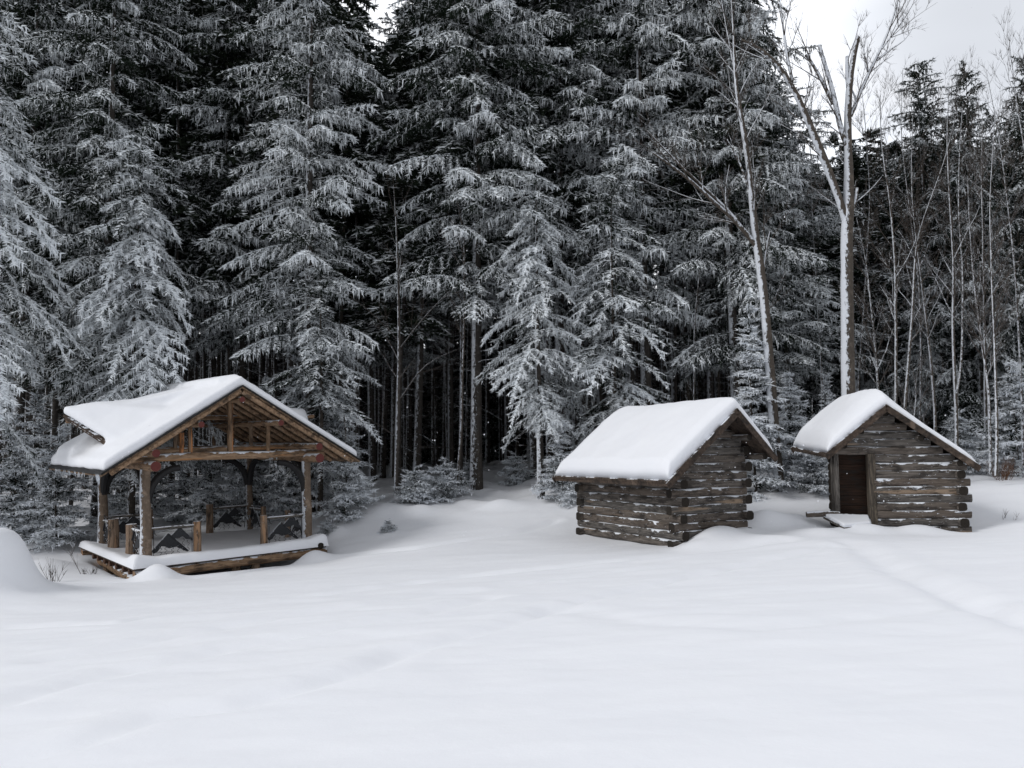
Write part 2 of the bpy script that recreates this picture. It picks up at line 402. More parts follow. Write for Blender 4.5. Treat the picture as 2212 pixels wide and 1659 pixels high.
def ground(x, y, detail=True):
    x = np.asarray(x, float); y = np.asarray(y, float)
    z = base_h(x, y)
    for bx, by, sx, sy, ro, h in BUMPS:
        c, s = math.cos(ro), math.sin(ro); dx = x - bx; dy = y - by
        z = z + h * np.exp(-((dx * c + dy * s) / sx) ** 2 - ((-dx * s + dy * c) / sy) ** 2)
    # snow-buried heap at the left edge: steep shoulder, flat top, long skirt
    rr = np.hypot((x - _m.x) / 1.0, (y - _m.y) / 1.2)
    z = z + 1.12 / (1 + np.exp((rr - .86) * 8.0)) + .42 * np.exp(-(rr / 1.7) ** 2)
    # hollow under the timber deck
    c, s = math.cos(R(39)), math.sin(R(39)); dx = x + 9.0; dy = y - 25.07
    lx = dx * c + dy * s; ly = -dx * s + dy * c
    w = 1 / (1 + np.exp((np.abs(lx - .0) - 2.5) * 9)) / (1 + np.exp((np.abs(ly + .62) - 2.5) * 9))
    z = z - .58 * w
    if detail:
        near = np.clip(1.2 - y / 60, .3, 1)
        z = z + .085 * fbm(x * .28 + y * .12, y * .55, 3) * 1.0
        z = z + .050 * fbm(x * .75 - y * .3, y * 1.7, 7) * near
        z = z + .028 * fbm(x * 1.6 - y * .8, y * 4.2, 11) * near + .006 * fbm(x * 7, y * 11, 13)
        for q, wd, dp in TRACKS:
            D = np.full(x.shape, 1e9)
            for i in range(len(q) - 1):
                a, b = q[i], q[i + 1]; ab = b - a; L2 = ab @ ab
                t = np.clip(((x - a[0]) * ab[0] + (y - a[1]) * ab[1]) / L2, 0, 1)
                D = np.minimum(D, np.hypot(x - a[0] - t * ab[0], y - a[1] - t * ab[1]))
            D = D + .10 * fbm(x * 1.3, y * 1.3, 23)
            var = .8 + .4 * vnoise(x * .3, y * .3, 5)
            z = z - var * dp * .85 * np.exp(-(D / (wd * .75)) ** 2) + var * dp * .22 * np.exp(-((D - wd * 1.7) / (wd * .7)) ** 2)
        # forest floor hummocks
        fw = 1 / (1 + np.exp(-(y - 28) * .9))
        z = z + fw * (.55 * fbm(x * .6, y * .6, 31) + .2 * fbm(x * 2, y * 2, 37))
    return z
def gz(x, y): return float(ground(np.array([x]), np.array([y]))[0])

s_ = np.linspace(-.95, .95, 640)
g_ = np.concatenate([np.geomspace(6, 48, 620), np.geomspace(48.5, 130, 120), np.geomspace(140, 700, 12)])
S_, G_ = np.meshgrid(s_, g_); XX = S_ * G_; YY = G_ - 14
ZZ = ground(XX.ravel(), YY.ravel()).reshape(XX.shape)
ny, nx = XX.shape
idx = np.arange(nx * ny).reshape(ny, nx)
Fq = np.stack([idx[:-1, :-1], idx[:-1, 1:], idx[1:, 1:], idx[1:, :-1]], -1).reshape(-1, 4)
tag(link_mesh('snowy_ground', fast_mesh('snowy_ground', np.stack([XX, YY, ZZ], -1).reshape(-1, 3), Fq, SNOW, smooth=True)), kind='structure')

# ---------------------------------------------------------------- snow blanket helper
def snow_cap(name, prisms, label, parent_matrix, voxel=.06, it=10, disp=.05, mat=None):
    mb = MB()
    for poly, h in prisms: mb.prism(poly, (0, 0, h))
    o = mb.build(name, mat or SNOWROOF, None, True)
    o.matrix_world = parent_matrix
    r = o.modifiers.new('fuse', 'REMESH'); r.mode = 'VOXEL'; r.voxel_size = voxel; r.use_smooth_shade = True
    s = o.modifiers.new('soft', 'SMOOTH'); s.factor = .6; s.iterations = it
    tx = bpy.data.textures.new(name + '_drift', 'CLOUDS'); tx.noise_scale = .9
    d = o.modifiers.new('drift', 'DISPLACE'); d.texture = tx; d.strength = disp; d.mid_level = .5; d.texture_coords = 'LOCAL'
    tag(o, label, 'snow')
    return o

def roof_sheet(name, rx, rz, xl, zl, xr, zr, yf, yb, k, sag, label, M, nx=110, ny=120):
    """snow on a two-slope roof: height above the boards swells from rounded edges"""
    u = np.linspace(-1, 1, nx); u = np.sign(u) * (1 - (1 - np.abs(u)) ** 1.5); v = np.linspace(-1, 1, ny); v = np.sign(v) * (1 - (1 - np.abs(v)) ** 1.5)
    x = np.where(u < 0, rx + u * (rx - xl - .02), rx + u * (xr - rx - .02)); y = (yf + yb) / 2 + v * ((yb - yf) / 2 - .015)
    X, Y = np.meshgrid(x, y)
    sg = sag * np.clip((Y - yf) / (yb - yf), 0, 1) ** 2
    SL = (rz - zl) / (rx - xl); SR = (rz - zr) / (xr - rx)
    dl = rx - X; base = np.where(X < rx, rz - SL * dl + sg * np.clip(dl / (rx - xl), 0, 1), rz + SR * dl) + .055
    soft = .5 * (SL + SR) * .5 * (np.sqrt((X - rx) ** 2 + .22 ** 2) - np.abs(X - rx))     # ridge rounded over
    def prof(d, e, f0=0): q = np.clip(d / e, 0, 1); return f0 + (1 - f0) * np.sqrt(np.clip(1 - (1 - q) ** 2, 0, 1))
    th = np.where(X < rx, k['l'], k['r']); w = 1 / (1 + np.exp((X - rx) * 5)); th = k['l'] * w + k['r'] * (1 - w)
    f0 = k.get('fr0', .45)
    edge0 = prof(Y - yf, .05) * (f0 + (1 - f0) * prof(Y - yf, k['ef']))
    T = th * prof(X - xl, k['el']) * prof(xr - X, k['er']) * edge0 * prof(yb - Y, k['eb'])
    T = T + k.get('lean', 0) * np.exp(-((X - rx + .35) / .7) ** 2) * prof(Y - yf, 1.4) * prof(Y - yf, .05) * prof(yb - Y, .7)
    T = T * (1 + .24 * fbm(X * 1.1 + 3, Y * 1.1, 41) + .05 * fbm(X * 4, Y * 4, 43)) + soft * -.6 * prof(Y - yf, .4)
    bul = .06 * np.sin(np.pi * np.clip(T / .3, 0, 1))
    Z = base + np.maximum(T, .004)
    V = np.stack([X, Y, Z], -1).reshape(-1, 3); Bm = np.stack([X, Y, base - .002], -1).reshape(-1, 3)
    id_ = np.arange(nx * ny).reshape(ny, nx); top = np.stack([id_[:-1, :-1], id_[:-1, 1:], id_[1:, 1:], id_[1:, :-1]], -1).reshape(-1, 4)
    ring = np.concatenate([id_[0, :], id_[1:, -1], id_[-1, -2::-1], id_[-2:0:-1, 0]]); r2 = np.roll(ring, -1)
    me = fast_mesh(name, np.r_[V, Bm], np.r_[top, top[:, ::-1] + nx * ny, np.stack([ring, ring + nx * ny, r2 + nx * ny, r2], -1)], SNOWROOF, smooth=True)
    o = link_mesh(name, me); o.matrix_world = M; tag(o, label, 'snow'); return o

# ================================================================ log huts
def hut(name, label, cat, origin, rotz, W, Dp, rows, ridge_x, ridge_z, xl, zl, xr, zr, yf, yb, door, sagleft=0, seed=1, skew=0, tight=False, tilt=(0, 0), h=.197):
    """local x along the gable, y into depth, z up; origin = front left wall corner at its foot"""
    rng = random.Random(seed)
    root = empty(name, origin, (tilt[0], tilt[1], rotz)); tag(root, label, cat)
    sL = (ridge_z - zl) / (ridge_x - xl); sR = (ridge_z - zr) / (xr - ridge_x)
    def roof_at(x): return ridge_z - (sL * (ridge_x - x) if x < ridge_x else sR * (x - ridge_x))
    hh, r = h, h * .545
    walls = [MB(), MB()]
    nrow = int((ridge_z - .12) / hh)
    for wi, y in ((0, 0.0), (1, Dp)):
        for i in range(nrow + 1):
            z = (i + .5) * hh
            if z + hh * .4 > ridge_z - .1: continue
            prot = (i % 2 == 0)
            xa, xb = (-.2 - rng.uniform(0, .07), W + .2 + rng.uniform(0, .08)) if prot else (.02, W - .02)
            if prot and tight: xb = W + .02 + rng.uniform(0, .07)
            lim = z + .06
            xa2 = ridge_x - (ridge_z - lim) / sL; xb2 = ridge_x + (ridge_z - lim) / sR
            if z > zl - .1: xa = max(xa, xa2)
            if z > zr - .1: xb = min(xb, xb2)
            xa = max(xa, xa2); xb = min(xb, xb2)
            if wi == 1 and skew: xa = max(xa, skew - .12)
            if xb - xa < .15: continue
            if wi == 0 and door and z < door[2] and z > -1:
                walls[wi].log((door[1], y, z), (xb, y, z), r, 0, 1, jit=.05, rng=rng, bend=.010, sq=.62)
            else:
                walls[wi].log((xa, y, z), (xb, y, z), r, 0, 1, jit=.05, rng=rng, bend=.010, sq=.62)
        walls[wi].build('log_wall', [HUTX, HUTEND], root)
    for wi, x in ((0, 0.0), (1, W)):
        m = MB(); top = roof_at(x) - .12
        for i in range(rows + 8):
            z = (i + .5) * hh
            if z + hh * .2 > top: break
            prot = (i % 2 == 1)
            ya, yb_ = (-.2 - rng.uniform(0, .06), Dp + .2 + rng.uniform(0, .05)) if prot else (.02, Dp - .02)
            m.log((x + (.06 if skew and wi == 0 else 0), max(ya, .12) if skew and wi == 0 else ya, z), (x + (skew if wi == 0 else 0), yb_ - (.12 if skew and wi == 0 else 0), z), r * (1 if prot else .97), 0, 1, jit=.05, rng=rng, bend=.010, sq=.62)
        m.build('log_wall', [HUTY, HUTEND], root)
    # roof deck
    t = .05
    rf = MB()
    n = 9
    for (xe, ze) in ((xl, zl), (xr, zr)):
        for k in range(n):
            y0 = yf + (yb - yf) * k / n + .004; y1 = yf + (yb - yf) * (k + 1) / n - .004
            sg = lambda y: sagleft * ((y - yf) / (yb - yf)) ** 2 if xe == xl else 0
            P = [(ridge_x, y0, ridge_z), (xe, y0, ze + sg(y0)), (xe, y1, ze + sg(y1)), (ridge_x, y1, ridge_z)]
            rf.prism(P, (0, 0, t + .003 * (k % 2)))
    roof = rf.build('roof', [HUTBOARD], root, False)
    # verge boards, front and back, both slopes
    for yv in (yf - .02, yb + .02):
        for (xe, ze) in ((xl, zl), (xr, zr)):
            v = MB()
            e = Vector((xe - ridge_x, 0, ze - ridge_z)); e.normalize()
            off = Vector((0, 0, -.035))
            v.plank(Vector((ridge_x, yv, ridge_z)) + off, Vector((xe, yv, ze + (sagleft if (yv > 1 and xe == xl) else 0))) + off + e * .04, .14, .035, (0, 1, 0))
            v.prism([Vector((ridge_x, yv - .01, ridge_z + .035)), Vector((xe, yv - .01, ze + .035)) + e * .05, Vector((xe, yv - .01, ze + .062)) + e * .05, Vector((ridge_x, yv - .01, ridge_z + .062))], (0, .05, 0))
            v.build('verge_board', [HUTBOARD], roof, False)
    # purlins poking out under the roof
    for x in (ridge_x, ridge_x - (ridge_x - xl) * .36, ridge_x - (ridge_x - xl) * .66, ridge_x + (xr - ridge_x) * .40, ridge_x + (xr - ridge_x) * .82):
        m = MB(); z = roof_at(x) - .145 - (.02 if x == ridge_x else .03)
        ye = yf + .10 if x >= ridge_x else yf + .28
        m.log((x, ye, z), (x, yb - .12, z), .075, 0, 1, rng=rng, bend=.004); m.build('purlin', [HUTY, HUTEND], root)
    m = MB(); m.plank((xl + .03, yf, zl - .03), (xl + .03, yb, zl - .03 + sagleft), .03, .09, (0, 0, 1)); m.build('eave_board', [HUTBOARD], root, False)
    return root, roof_at

# small open-gabled hut, left
o1 = at(1462, 1187, 20.0); o1 = Vector((3.85, 20.0, -2.26))
H1, ra = hut('log_hut', 'small closed log hut with a long snow-laden left roof slope, left of the two huts', 'hut', o1, R(27.4), 1.96, 4.08, 9,
             1.19, 3.18, -.86, 1.55, 2.33, 2.09, -.75, 4.22, None, seed=5, tight=True)
M1 = Matrix.Translation(o1) @ Matrix.Rotation(R(27.4), 4, 'Z')
e = .045
roof_sheet('roof_snow', 1.19, 3.18, -.86, 1.55, 2.33, 2.09, -.75, 4.22, dict(l=.42, r=.26, el=.11, er=.2, ef=.34, eb=.6), 0,
           'smooth thick snow slab on the roof of the closed left hut', M1)
# hut with the open doorway, right
o2 = Vector((7.98, 21.45, -2.10)); PH = R(-5)
H2, rb = hut('log_hut', 'log hut with a dark doorway in its wide gable, right of the two', 'hut', o2, PH, 3.05, 2.7, 9,
             1.25, 3.14, -.21, 1.97, 3.34, 1.66, -.45, 3.05, (0, .98, 1.99), sagleft=.18, seed=9, skew=.86)
M2 = Matrix.Translation(o2) @ Matrix.Rotation(PH, 4, 'Z')
roof_sheet('roof_snow', 1.25, 3.14, -.21, 1.97, 3.34, 1.66, -.45, 3.05, dict(l=.40, r=.27, el=.22, er=.35, ef=1.1, eb=.6, lean=.22, fr0=.35), .18,
           'rounded snow cap heaped to the left on the roof of the hut with the doorway', M2)
m = MB()
for k in range(6): m.box((.16, .16 + .004 * (k % 2), .44 + k * .258), (.90, .19, .44 + k * .258 + .25))
door = m.build('door', [DOORW], H2, False)
m = MB(); m.box((.05, -.03, 1.985), (1.02, .12, 2.06)); m.build('door_lintel', [HUTBOARD], H2, False)
m = MB(); m.box((.02, .05, .30), (.10, .24, 1.98)); m.box((.07, -.07, .44), (.17, .06, 1.985)); m.build('door_post', [mat_wood('old_post', *GREY, 'Z', -.2)], H2, False)
m = MB(); m.box((.86, -.13, .10), (.955, .05, 1.99)); m.box((.96, -.115, .08), (1.05, -.02, 1.99)); m.build('door_post', [mat_wood('stripped_post', (.03, .025, .02), (.09, .075, .06), (.20, .165, .12), 'Z', -.2, patch=(.30, .24, .15), patch_at=.6)], H2, False)
m = MB(); m.log((-.64, -.03, .50), (.16, -.03, .50), .075, 0, 0, jit=.05); m.build('sill_log', [HUTX], H2)
m = MB(); m.prism([(-.27, -.14, .40), (-.02, -.98, .20), (.74, -.62, .22), (.90, .02, .36)], (0, 0, .055)); m.box((-.02, -.97, -.15), (.08, -.87, .20)); m.box((.0, -.80, .02), (.75, -.70, .20))
m.build('doorstep', [HUTX], H2, False)
snow_cap('doorstep_snow', [([(-.24, -.16, .44), (-.01, -.93, .25), (.72, -.60, .27), (.86, .0, .41)], .09)], 'thin grey-white snow layer on the plank doorstep of the right hut', M2, voxel=.03, it=4, disp=.02)

# ================================================================ gazebo
TH = R(39); TU, TV = .036, .018
GZ = Vector((-9.0, 25.07, -2.62))
MG = Matrix.Translation(GZ) @ Matrix.Rotation(TH, 4, 'Z') @ Matrix.Rotation(-TU, 4, 'Y') @ Matrix.Rotation(TV, 4, 'X')
gaz = empty('gazebo'); gaz.matrix_world = MG
tag(gaz, 'open brown timber gazebo on a raised deck with a snowy gabled roof', 'gazebo')
rng = random.Random(3)
PX, PY = 2.22, 2.13
def part(mb, name, mats, parent=gaz, smooth=True): return mb.build(name, mats if isinstance(mats, list) else [mats], parent, smooth)
# floor and its timbers
m = MB(); n = 30
for k in range(n):
    y0 = -PY - .78 + k * (2 * PY + 1.4) / n; m.box((-PX - .52, y0, -.045 + .002 * (k % 2)), (PX + .2, y0 + (2 * PY + 1.4) / n - .006, 0))
floor = part(m, 'deck', HUTBOARD, smooth=False)
m = MB(); m.log((-PX - .48, -PY - .66, -.18), (PX + .24, -PY - .66, -.16), .125, 0, 0, jit=.03, rng=rng); part(m, 'deck_beam', GZX)
m = MB(); m.log((-PX - .30, -PY - .60, -.40), (-PX - .05, PY + .5, -.40), .12, 0, 0, rng=rng); part(m, 'deck_beam', GZY)
m = MB(); m.log((-PX - .48, PY + .4, -.18), (PX + .24, PY + .4, -.16), .125, 0, 0, rng=rng); part(m, 'deck_beam', GZX)
JO = mat_wood('joist_end', (.04, .02, .014), (.10, .055, .038), (.16, .09, .06), 'Y', -.1)
for k in range(7):
    y = -PY - .2 + k * .62
    m = MB(); m.log((-PX - .46, y, -.15), (PX + .1, y, -.15), .075, 0, 0, rng=rng); part(m, 'joist', JO)
for x, y in ((-PX, -PY - .3), (0, -PY - .3), (PX, -PY - .3), (-PX, 1.5), (PX, 1.5), (.45, -PY - .55)):
    m = MB(); m.log((x, y, -.75), (x, y, -.26), .12, rng=rng); part(m, 'footing_post', GZZ)
m = MB(); m.log((PX + .02, -PY - .84, .02), (PX + .02, -PY - .4, .04), .085, 0, 0, rng=rng); part(m, 'log_stub', HUTEND)
# corner posts with knee braces
posts = {}
for i, (sx, sy) in enumerate(((-1, -1), (1, -1), (-1, 1), (1, 1))):
    x, y = sx * PX, sy * PY
    m = MB(); r0 = .145 if i != 3 else .115
    m.tube([(x, y, -.02), (x, y, .08), (x, y, .3), (x + .01, y, 1.0), (x - .01, y, 1.7), (x, y, 2.38)], [r0 * 1.18, r0 * 1.08, r0, r0 * .95, r0 * .9, r0 * .88], 14, jit=.03, rng=rng)
    p = part(m, 'post', GPOST if False else mat_bark('post_bark%d' % i, .42 if sy < 0 else .3, col=(.21, .16, .12), col2=(.09, .066, .05), wdir=(-.75, -.35, .1), scale=1.1))
    for dx, dy in ((-sx, 0), (0, -sy)):
        b = MB(); q = []
        for k in range(7):
            t = k / 6; a = t * math.pi / 2
            dd = .06 + .80 * (1 - math.cos(a)); zz = 1.52 + .86 * math.sin(a) * (1 if k else 1)
            q.append((x + dx * dd, y + dy * dd, zz))
        b.tube(q, [.09, .10, .10, .095, .09, .09, .085], 8, rng=rng); part(b, 'knee_brace', BLACK)
# beams running back, red painted ends
def purlin(x, z, r, nm):
    m = MB(); m.log((x, -PY - .88, z), (x, PY + .85, z), r, 0, 0, sides=14, sq=1, jit=.015, rng=rng, bend=.008)
    p = part(m, nm, GZY)
    c = MB()
    c.tube([(x, -PY - .883, z), (x, -PY - .89, z)], r * 1.0, 16)
    part(c, 'painted_end', RED, p, False)
for sx in (-1, 1):
    purlin(sx * PX, 2.475, .125, 'plate_log'); purlin(sx * (PX - .01), 2.80, .10, 'purlin'); purlin(sx * 1.08, 3.49, .08, 'purlin')
purlin(0, 4.13, .075, 'ridge_log')
# cross ridge under the side gablets
m = MB(); m.log((-3.6, .2, 3.70), (3.6, .2, 3.70), .07, 0, 0, rng=rng); part(m, 'cross_ridge_log', GZX)
for y in (-PY, PY):
    m = MB(); m.log((-PX - .45, y, 2.64), (PX + .55, y, 2.63), .105, 0, 0, jit=.03, rng=rng, bend=.02, seg=.3); part(m, 'tie_beam', GZX)
    for x, zt, r in ((0, 4.08, .075), (-1.08, 3.42, .055), (1.08, 3.42, .05), (-1.3, 3.30, .06)):
        m = MB(); m.log((x, y, 2.70), (x, y, zt), r, 0, 0, rng=rng, bend=.006)
        part(m, 'king_post' if x == 0 else 'strut_post', mat_wood('strut_wood_%d_%d' % (x * 10, y), (.08, .05, .03), (.20, .13, .08), (.30, .20, .13), 'Z', -.1, patch=(.38, .17, .07), patch_at=.58))
for y in (-.9, .8):
    for x in (-1.08, 1.08):
        m = MB(); m.log((x, y, 2.86), (x, y, 3.42), .055, 0, 0, rng=rng); part(m, 'strut_post', GZZ)
    m = MB(); m.log((-PX, y, 2.80), (PX, y, 2.80), .07, 0, 0, rng=rng); part(m, 'tie_beam', GZX)
# roof: pole rafters, boards, edge
ZR, ZE, XE = 4.47, 2.35, 3.45
sl_ = (ZR - ZE) / XE
roofp = MB(); YF, YB = -PY - .92, PY + .9
for sx in (-1, 1):
    nb = 17
    for k in range(nb):
        x0 = XE * k / nb; x1 = XE * (k + 1) / nb + .02
        z0 = ZR - sl_ * x0 + .004 + .014; z1 = ZR - sl_ * x1 + .004
        roofp.prism([(sx * x0, YF, z0 - .05), (sx * x1, YF, z1 - .045), (sx * x1, YF, z1 - .012), (sx * x0, YF, z0 - .012)], (0, YB - YF, 0))
groof = part(roofp, 'roof', GZB, smooth=False)
rim = MB()
for sx in (-1, 1):
    rim.prism([(0, YF - .03, ZR + .01), (sx * (XE + .04), YF - .03, ZE - .01), (sx * (XE + .04), YF - .03, ZE + .03), (0, YF - .03, ZR + .05)], (0, YB - YF + .06, 0))
part(rim, 'roof_felt', BLACK, groof, False)
for sx in (-1, 1):
    for k in range(10):
        y = YF + .10 + (YB - YF - .2) * k / 9; rr = .062 if k else .068
        m = MB(); x1 = XE - .18 - (.05 if k % 2 else 0)
        m.log((sx * .02, y, ZR - .115), (sx * x1, y, ZR - sl_ * x1 - .115), rr, 0, 0, sides=9, sq=1, rng=rng, bend=.01, jit=.03); part(m, 'rafter', GZR)
# gablets over both long sides
V0 = 2.95
for sx in (-1, 1):
    g = MB(); T = Vector((3.35 if sx > 0 else -3.66, .2, 3.80)); J = Vector((sx * 1.0, .2, 3.86))
    for sy in (-1, 1):
        Vv = Vector((sx * 2.72, .2 + sy * 1.85, ZR - sl_ * 2.72 + .02))
        if sy > 0: Vv = Vector((sx * 2.25, .2 + 1.35, ZR - sl_ * 2.25 + .02))
        g.prism([T, J, Vv], (0, 0, .05))
        g.tube([T + Vector((-sx * .05, sy * .03, -.06)), Vv + Vector((0, 0, -.02))], .028, 7)
    part(g, 'gablet_roof', HUTBOARD, groof, False)
# icicles under the left eave
for k in range(22):
    y = YF + .1 + rng.random() * (YB - YF - .3); ln = rng.uniform(.06, .20)
    if k < 4: y = YF + .25 + k * .09; ln = .30 - k * .03
    m = MB(); m.tube([(-XE - .02, y, ZE + .02), (-XE - .02, y, ZE + .02 - ln * .5), (-XE - .02, y, ZE + .02 - ln)], [.022, .014, .002], 5); part(m, 'icicle', ICE, groof)
# roof snow (sits on the roof)
pr = []
for sx in (-1, 1):
    tE, tR = (.30, .22) if sx < 0 else (.26, .22)
    A = [(0, YF + .02, ZR + .02), (sx * (XE + .0), YF + .02, ZE + .02), (sx * (XE + .0), YB, ZE + .02), (0, YB, ZR + .02)]
    pr.append((A, tE))
    pr.append(([(0, YF + .35, ZR), (sx * 3.1, YF + .4, ZR - sl_ * 3.1), (sx * 3.1, YB - .3, ZR - sl_ * 3.1), (0, YB - .2, ZR)], .38))
    T = Vector((3.36 if sx > 0 else -3.70, .2, 3.86)); J = Vector((0, .2, 3.90))
    for sy in (-1, 1):
        Vv = Vector((sx * 2.70, .2 + sy * 1.85, ZR - sl_ * 2.70 + .06)); J = Vector((sx * .85, .2, 4.0)); Q = Vector((sx * 1.5, .2 + sy * 1.75, ZR - sl_ * 1.5 + .06))
        if sy > 0: Vv = Vector((sx * 2.22, .2 + 1.35, ZR - sl_ * 2.22 + .06)); Q = Vector((sx * 1.3, 1.4, ZR - sl_ * 1.3 + .06))
        pr.append(([T, J, Q, Vv], .22 if sx < 0 else .10))
        if sx < 0: pr.append(([T + Vector((.4, sy * .1, -.02)), J, Q, Vv + Vector((.3, 0, .1))], .33))
pr.append(([(-1.9, .9, ZR - sl_ * 1.9), (-3.35, .7, ZR - sl_ * 3.35), (-3.35, 2.7, ZR - sl_ * 3.35), (-1.9, 2.8, ZR - sl_ * 1.9)], .52))
pr.append(([(-.5, YF + .5, ZR - .08), (0, YF + .4, ZR + .02), (0, YB - .3, ZR + .02), (-.5, YB - .4, ZR - .08)], .36))
pr.append(([(-.15, YB - .3, ZR - .1), (-.15, -1.2, ZR - .1), (-2.3, -.5, 3.80), (-2.3, 1.0, 3.80)], .33))
snow_cap('roof_snow', pr, 'broad snow blanket with a notch covering the gazebo roof', MG, voxel=.055, it=22, disp=.07)
# deck snow: low inside, thick rolled lip in front
def sheet(name, x0, x1, y0, y1, hf, base, label, M, nx=120, ny=110, edge=.16):
    X, Y = np.meshgrid(np.linspace(x0, x1, nx), np.linspace(y0, y1, ny))
    wob = .05 * fbm(X * 2.2, Y * 2.2, 77)
    d = np.minimum.reduce([X - x0, x1 - X, Y - y0, y1 - Y]); q = np.clip(d / edge, 0, 1)
    Z = base + hf(X, Y) * np.sqrt(1 - (1 - q) ** 2) + wob * q * .5
    X = X + (X - (x0 + x1) / 2) * .0; V = np.stack([X, Y + wob * (1 - q) * 1.0, Z], -1).reshape(-1, 3)
    Bm = V.copy(); Bm[:, 2] = base - .01
    id_ = np.arange(nx * ny).reshape(ny, nx); top = np.stack([id_[:-1, :-1], id_[:-1, 1:], id_[1:, 1:], id_[1:, :-1]], -1).reshape(-1, 4)
    bot = top[:, ::-1] + nx * ny
    ring = np.concatenate([id_[0, :], id_[1:, -1], id_[-1, -2::-1], id_[-2:0:-1, 0]])
    r2 = np.roll(ring, -1); sd_ = np.stack([ring, ring + nx * ny, r2 + nx * ny, r2], -1)
    me = fast_mesh(name, np.r_[V, Bm], np.r_[top, bot, sd_], SNOWROOF, smooth=True)
    o = link_mesh(name, me); o.matrix_world = M; tag(o, label, 'snow'); return o
def deck_h(X, Y):
    fr = 1 / (1 + np.exp((Y + PY + .16 + .1 * fbm(X * 1.1, Y * 0, 5)) * 9)); lf = 1 / (1 + np.exp((X + PX + .2) * 8)); rt = 1 / (1 + np.exp(-(X - PX + .05) * 8))
    return .07 + .15 * fr + .10 * lf + .14 * rt * fr + .05 * fbm(X * 1.4, Y * 1.4, 9) + .05 * fbm(X * 2.5, Y * 0, 19) * fr
sheet('deck_snow', -PX - .53, PX + .28, -PY - .83, PY + .62, deck_h, .002, 'snow lying on the gazebo deck with a thick rolled lip in front', MG)

# railings: short stumps, a rail, metal mountain panels
STW = mat_wood('stump_wood', (.09, .06, .042), (.22, .155, .11), (.33, .24, .17), 'Z', .12, patch=(.36, .22, .13), patch_at=.60, flake=.03)
def mountain_panel(P0, P1):
    """thin metal cut-out between two points at floor level"""
    P0 = Vector(P0); P1 = Vector(P1); d = (P1 - P0); wdt = d.length; d.normalize(); nrm = Vector((-d.y, d.x, 0))
    def pt(u, v, o=0): return P0 + d * (u * wdt) + Vector((0, 0, v)) + nrm * o
    m = MB()
    def band(out, low, off):
        poly = [pt(u, v, off) for u, v in out] + [pt(u, v, off) for u, v in reversed(low)]
        V = poly + [p + nrm * .012 for p in poly]; n = len(out)
        Fc = []
        for i in range(n - 1):
            a, b, c, e2 = i, i + 1, 2 * n - 2 - i, 2 * n - 1 - i
            Fc += [(a, b, c, e2), (a + 2 * n, e2 + 2 * n, c + 2 * n, b + 2 * n)]
        k = 2 * n
        for i in range(k): j = (i + 1) % k; Fc.append((i, i + k, j + k, j))
        m.add(V, Fc, 0)
    band([(.02, .16), (.18, .36), (.34, .54), (.40, .57), (.46, .54), (.66, .32), (.88, .08)],
         [(.06, .10), (.16, .15), (.24, .27), (.32, .26), (.42, .20), (.60, .22), (.84, .07)], .03)
    band([(.48, .50), (.56, .60), (.66, .70), (.70, .70), (.78, .60), (.90, .46), (.99, .36)],
         [(.52, .44), (.60, .44), (.66, .44), (.74, .48), (.82, .40), (.92, .38), (.97, .33)], 0)
    w = MB()
    snow_edge = MB()
    for a, b in (((.02, .17), (.40, .585)), ((.40, .585), (.88, .09)), ((.48, .515), (.68, .715)), ((.68, .715), (.99, .37))):
        w.tube([pt(*a, .03), pt(*b, .03)], .018, 5)
    for u0, v0, v1 in ((.22, .04, .26), (.34, .04, .24), (.50, .04, .24), (.64, .04, .26), (.76, .1, .42), (.88, .06, .36)):
        q = [pt(u0 + .035 * math.sin(k * 1.9 + u0 * 20), v0 + (v1 - v0) * k / 7, .02) for k in range(8)]
        w.tube(q, .008, 4)
    w.tube([pt(.02, .80), pt(.98, .78)], .007, 4); w.tube([pt(.02, .62), pt(.98, .76)], .006, 4); w.tube([pt(.10, .66), pt(.98, .60)], .006, 4)
    w.tube([pt(.05, .04), pt(.05, .84)], .01, 4); w.tube([pt(.97, .04), pt(.97, .84)], .01, 4)
    q = [pt(.12 + .05 * math.cos(t * .55 + .6), .66 + .09 * math.sin(t * .55 + .6)) for t in range(9)]
    w.tube(q, .011, 4)
    p = part(m, 'mountain_panel', METAL, smooth=False)
    part(w, 'wire_ornament', WIRE, p)
def rail(a, b, hz=.80):
    m = MB(); m.log((a[0], a[1], hz), (b[0], b[1], hz - .01), .042, 0, 0, rng=rng, bend=.004, sides=8); part(m, 'rail', RAILM)
def stump(x, y, h, r):
    m = MB(); m.tube([(x, y, -.02), (x, y, .1), (x + .01, y, .5), (x, y, h)], [r * 1.15, r * 1.05, r, r * .95], 12, jit=.03, rng=rng); part(m, 'rail_stump', STW)
for sy in (-1, 1):
    y = sy * PY
    for sx in (-1, 1):
        xs = sx * .92; stump(xs, y, .98 if sy > 0 else .93, .11 if sy > 0 else .10)
        rail((sx * (PX - .12), y), (xs + sx * .08, y), .84); mountain_panel((sx * PX - sx * .14, y, .10) if sx < 0 else (xs + .1, y, .10), (xs - .1, y, .10) if sx < 0 else (PX - .14, y, .10))
for sx in (-1, 1):
    x = sx * PX
    for t0, t1, ps in ((-PY, -PY + 1.30, -PY + 1.30), (PY - 1.14, PY, PY - 1.14)):
        stump(x, ps, .88, .145 if sx < 0 else .09)
        rail((x, t0 + .05), (x, t1 - .05), .76); mountain_panel((x, t0 + .14, .10), (x, t1 - .14, .10))

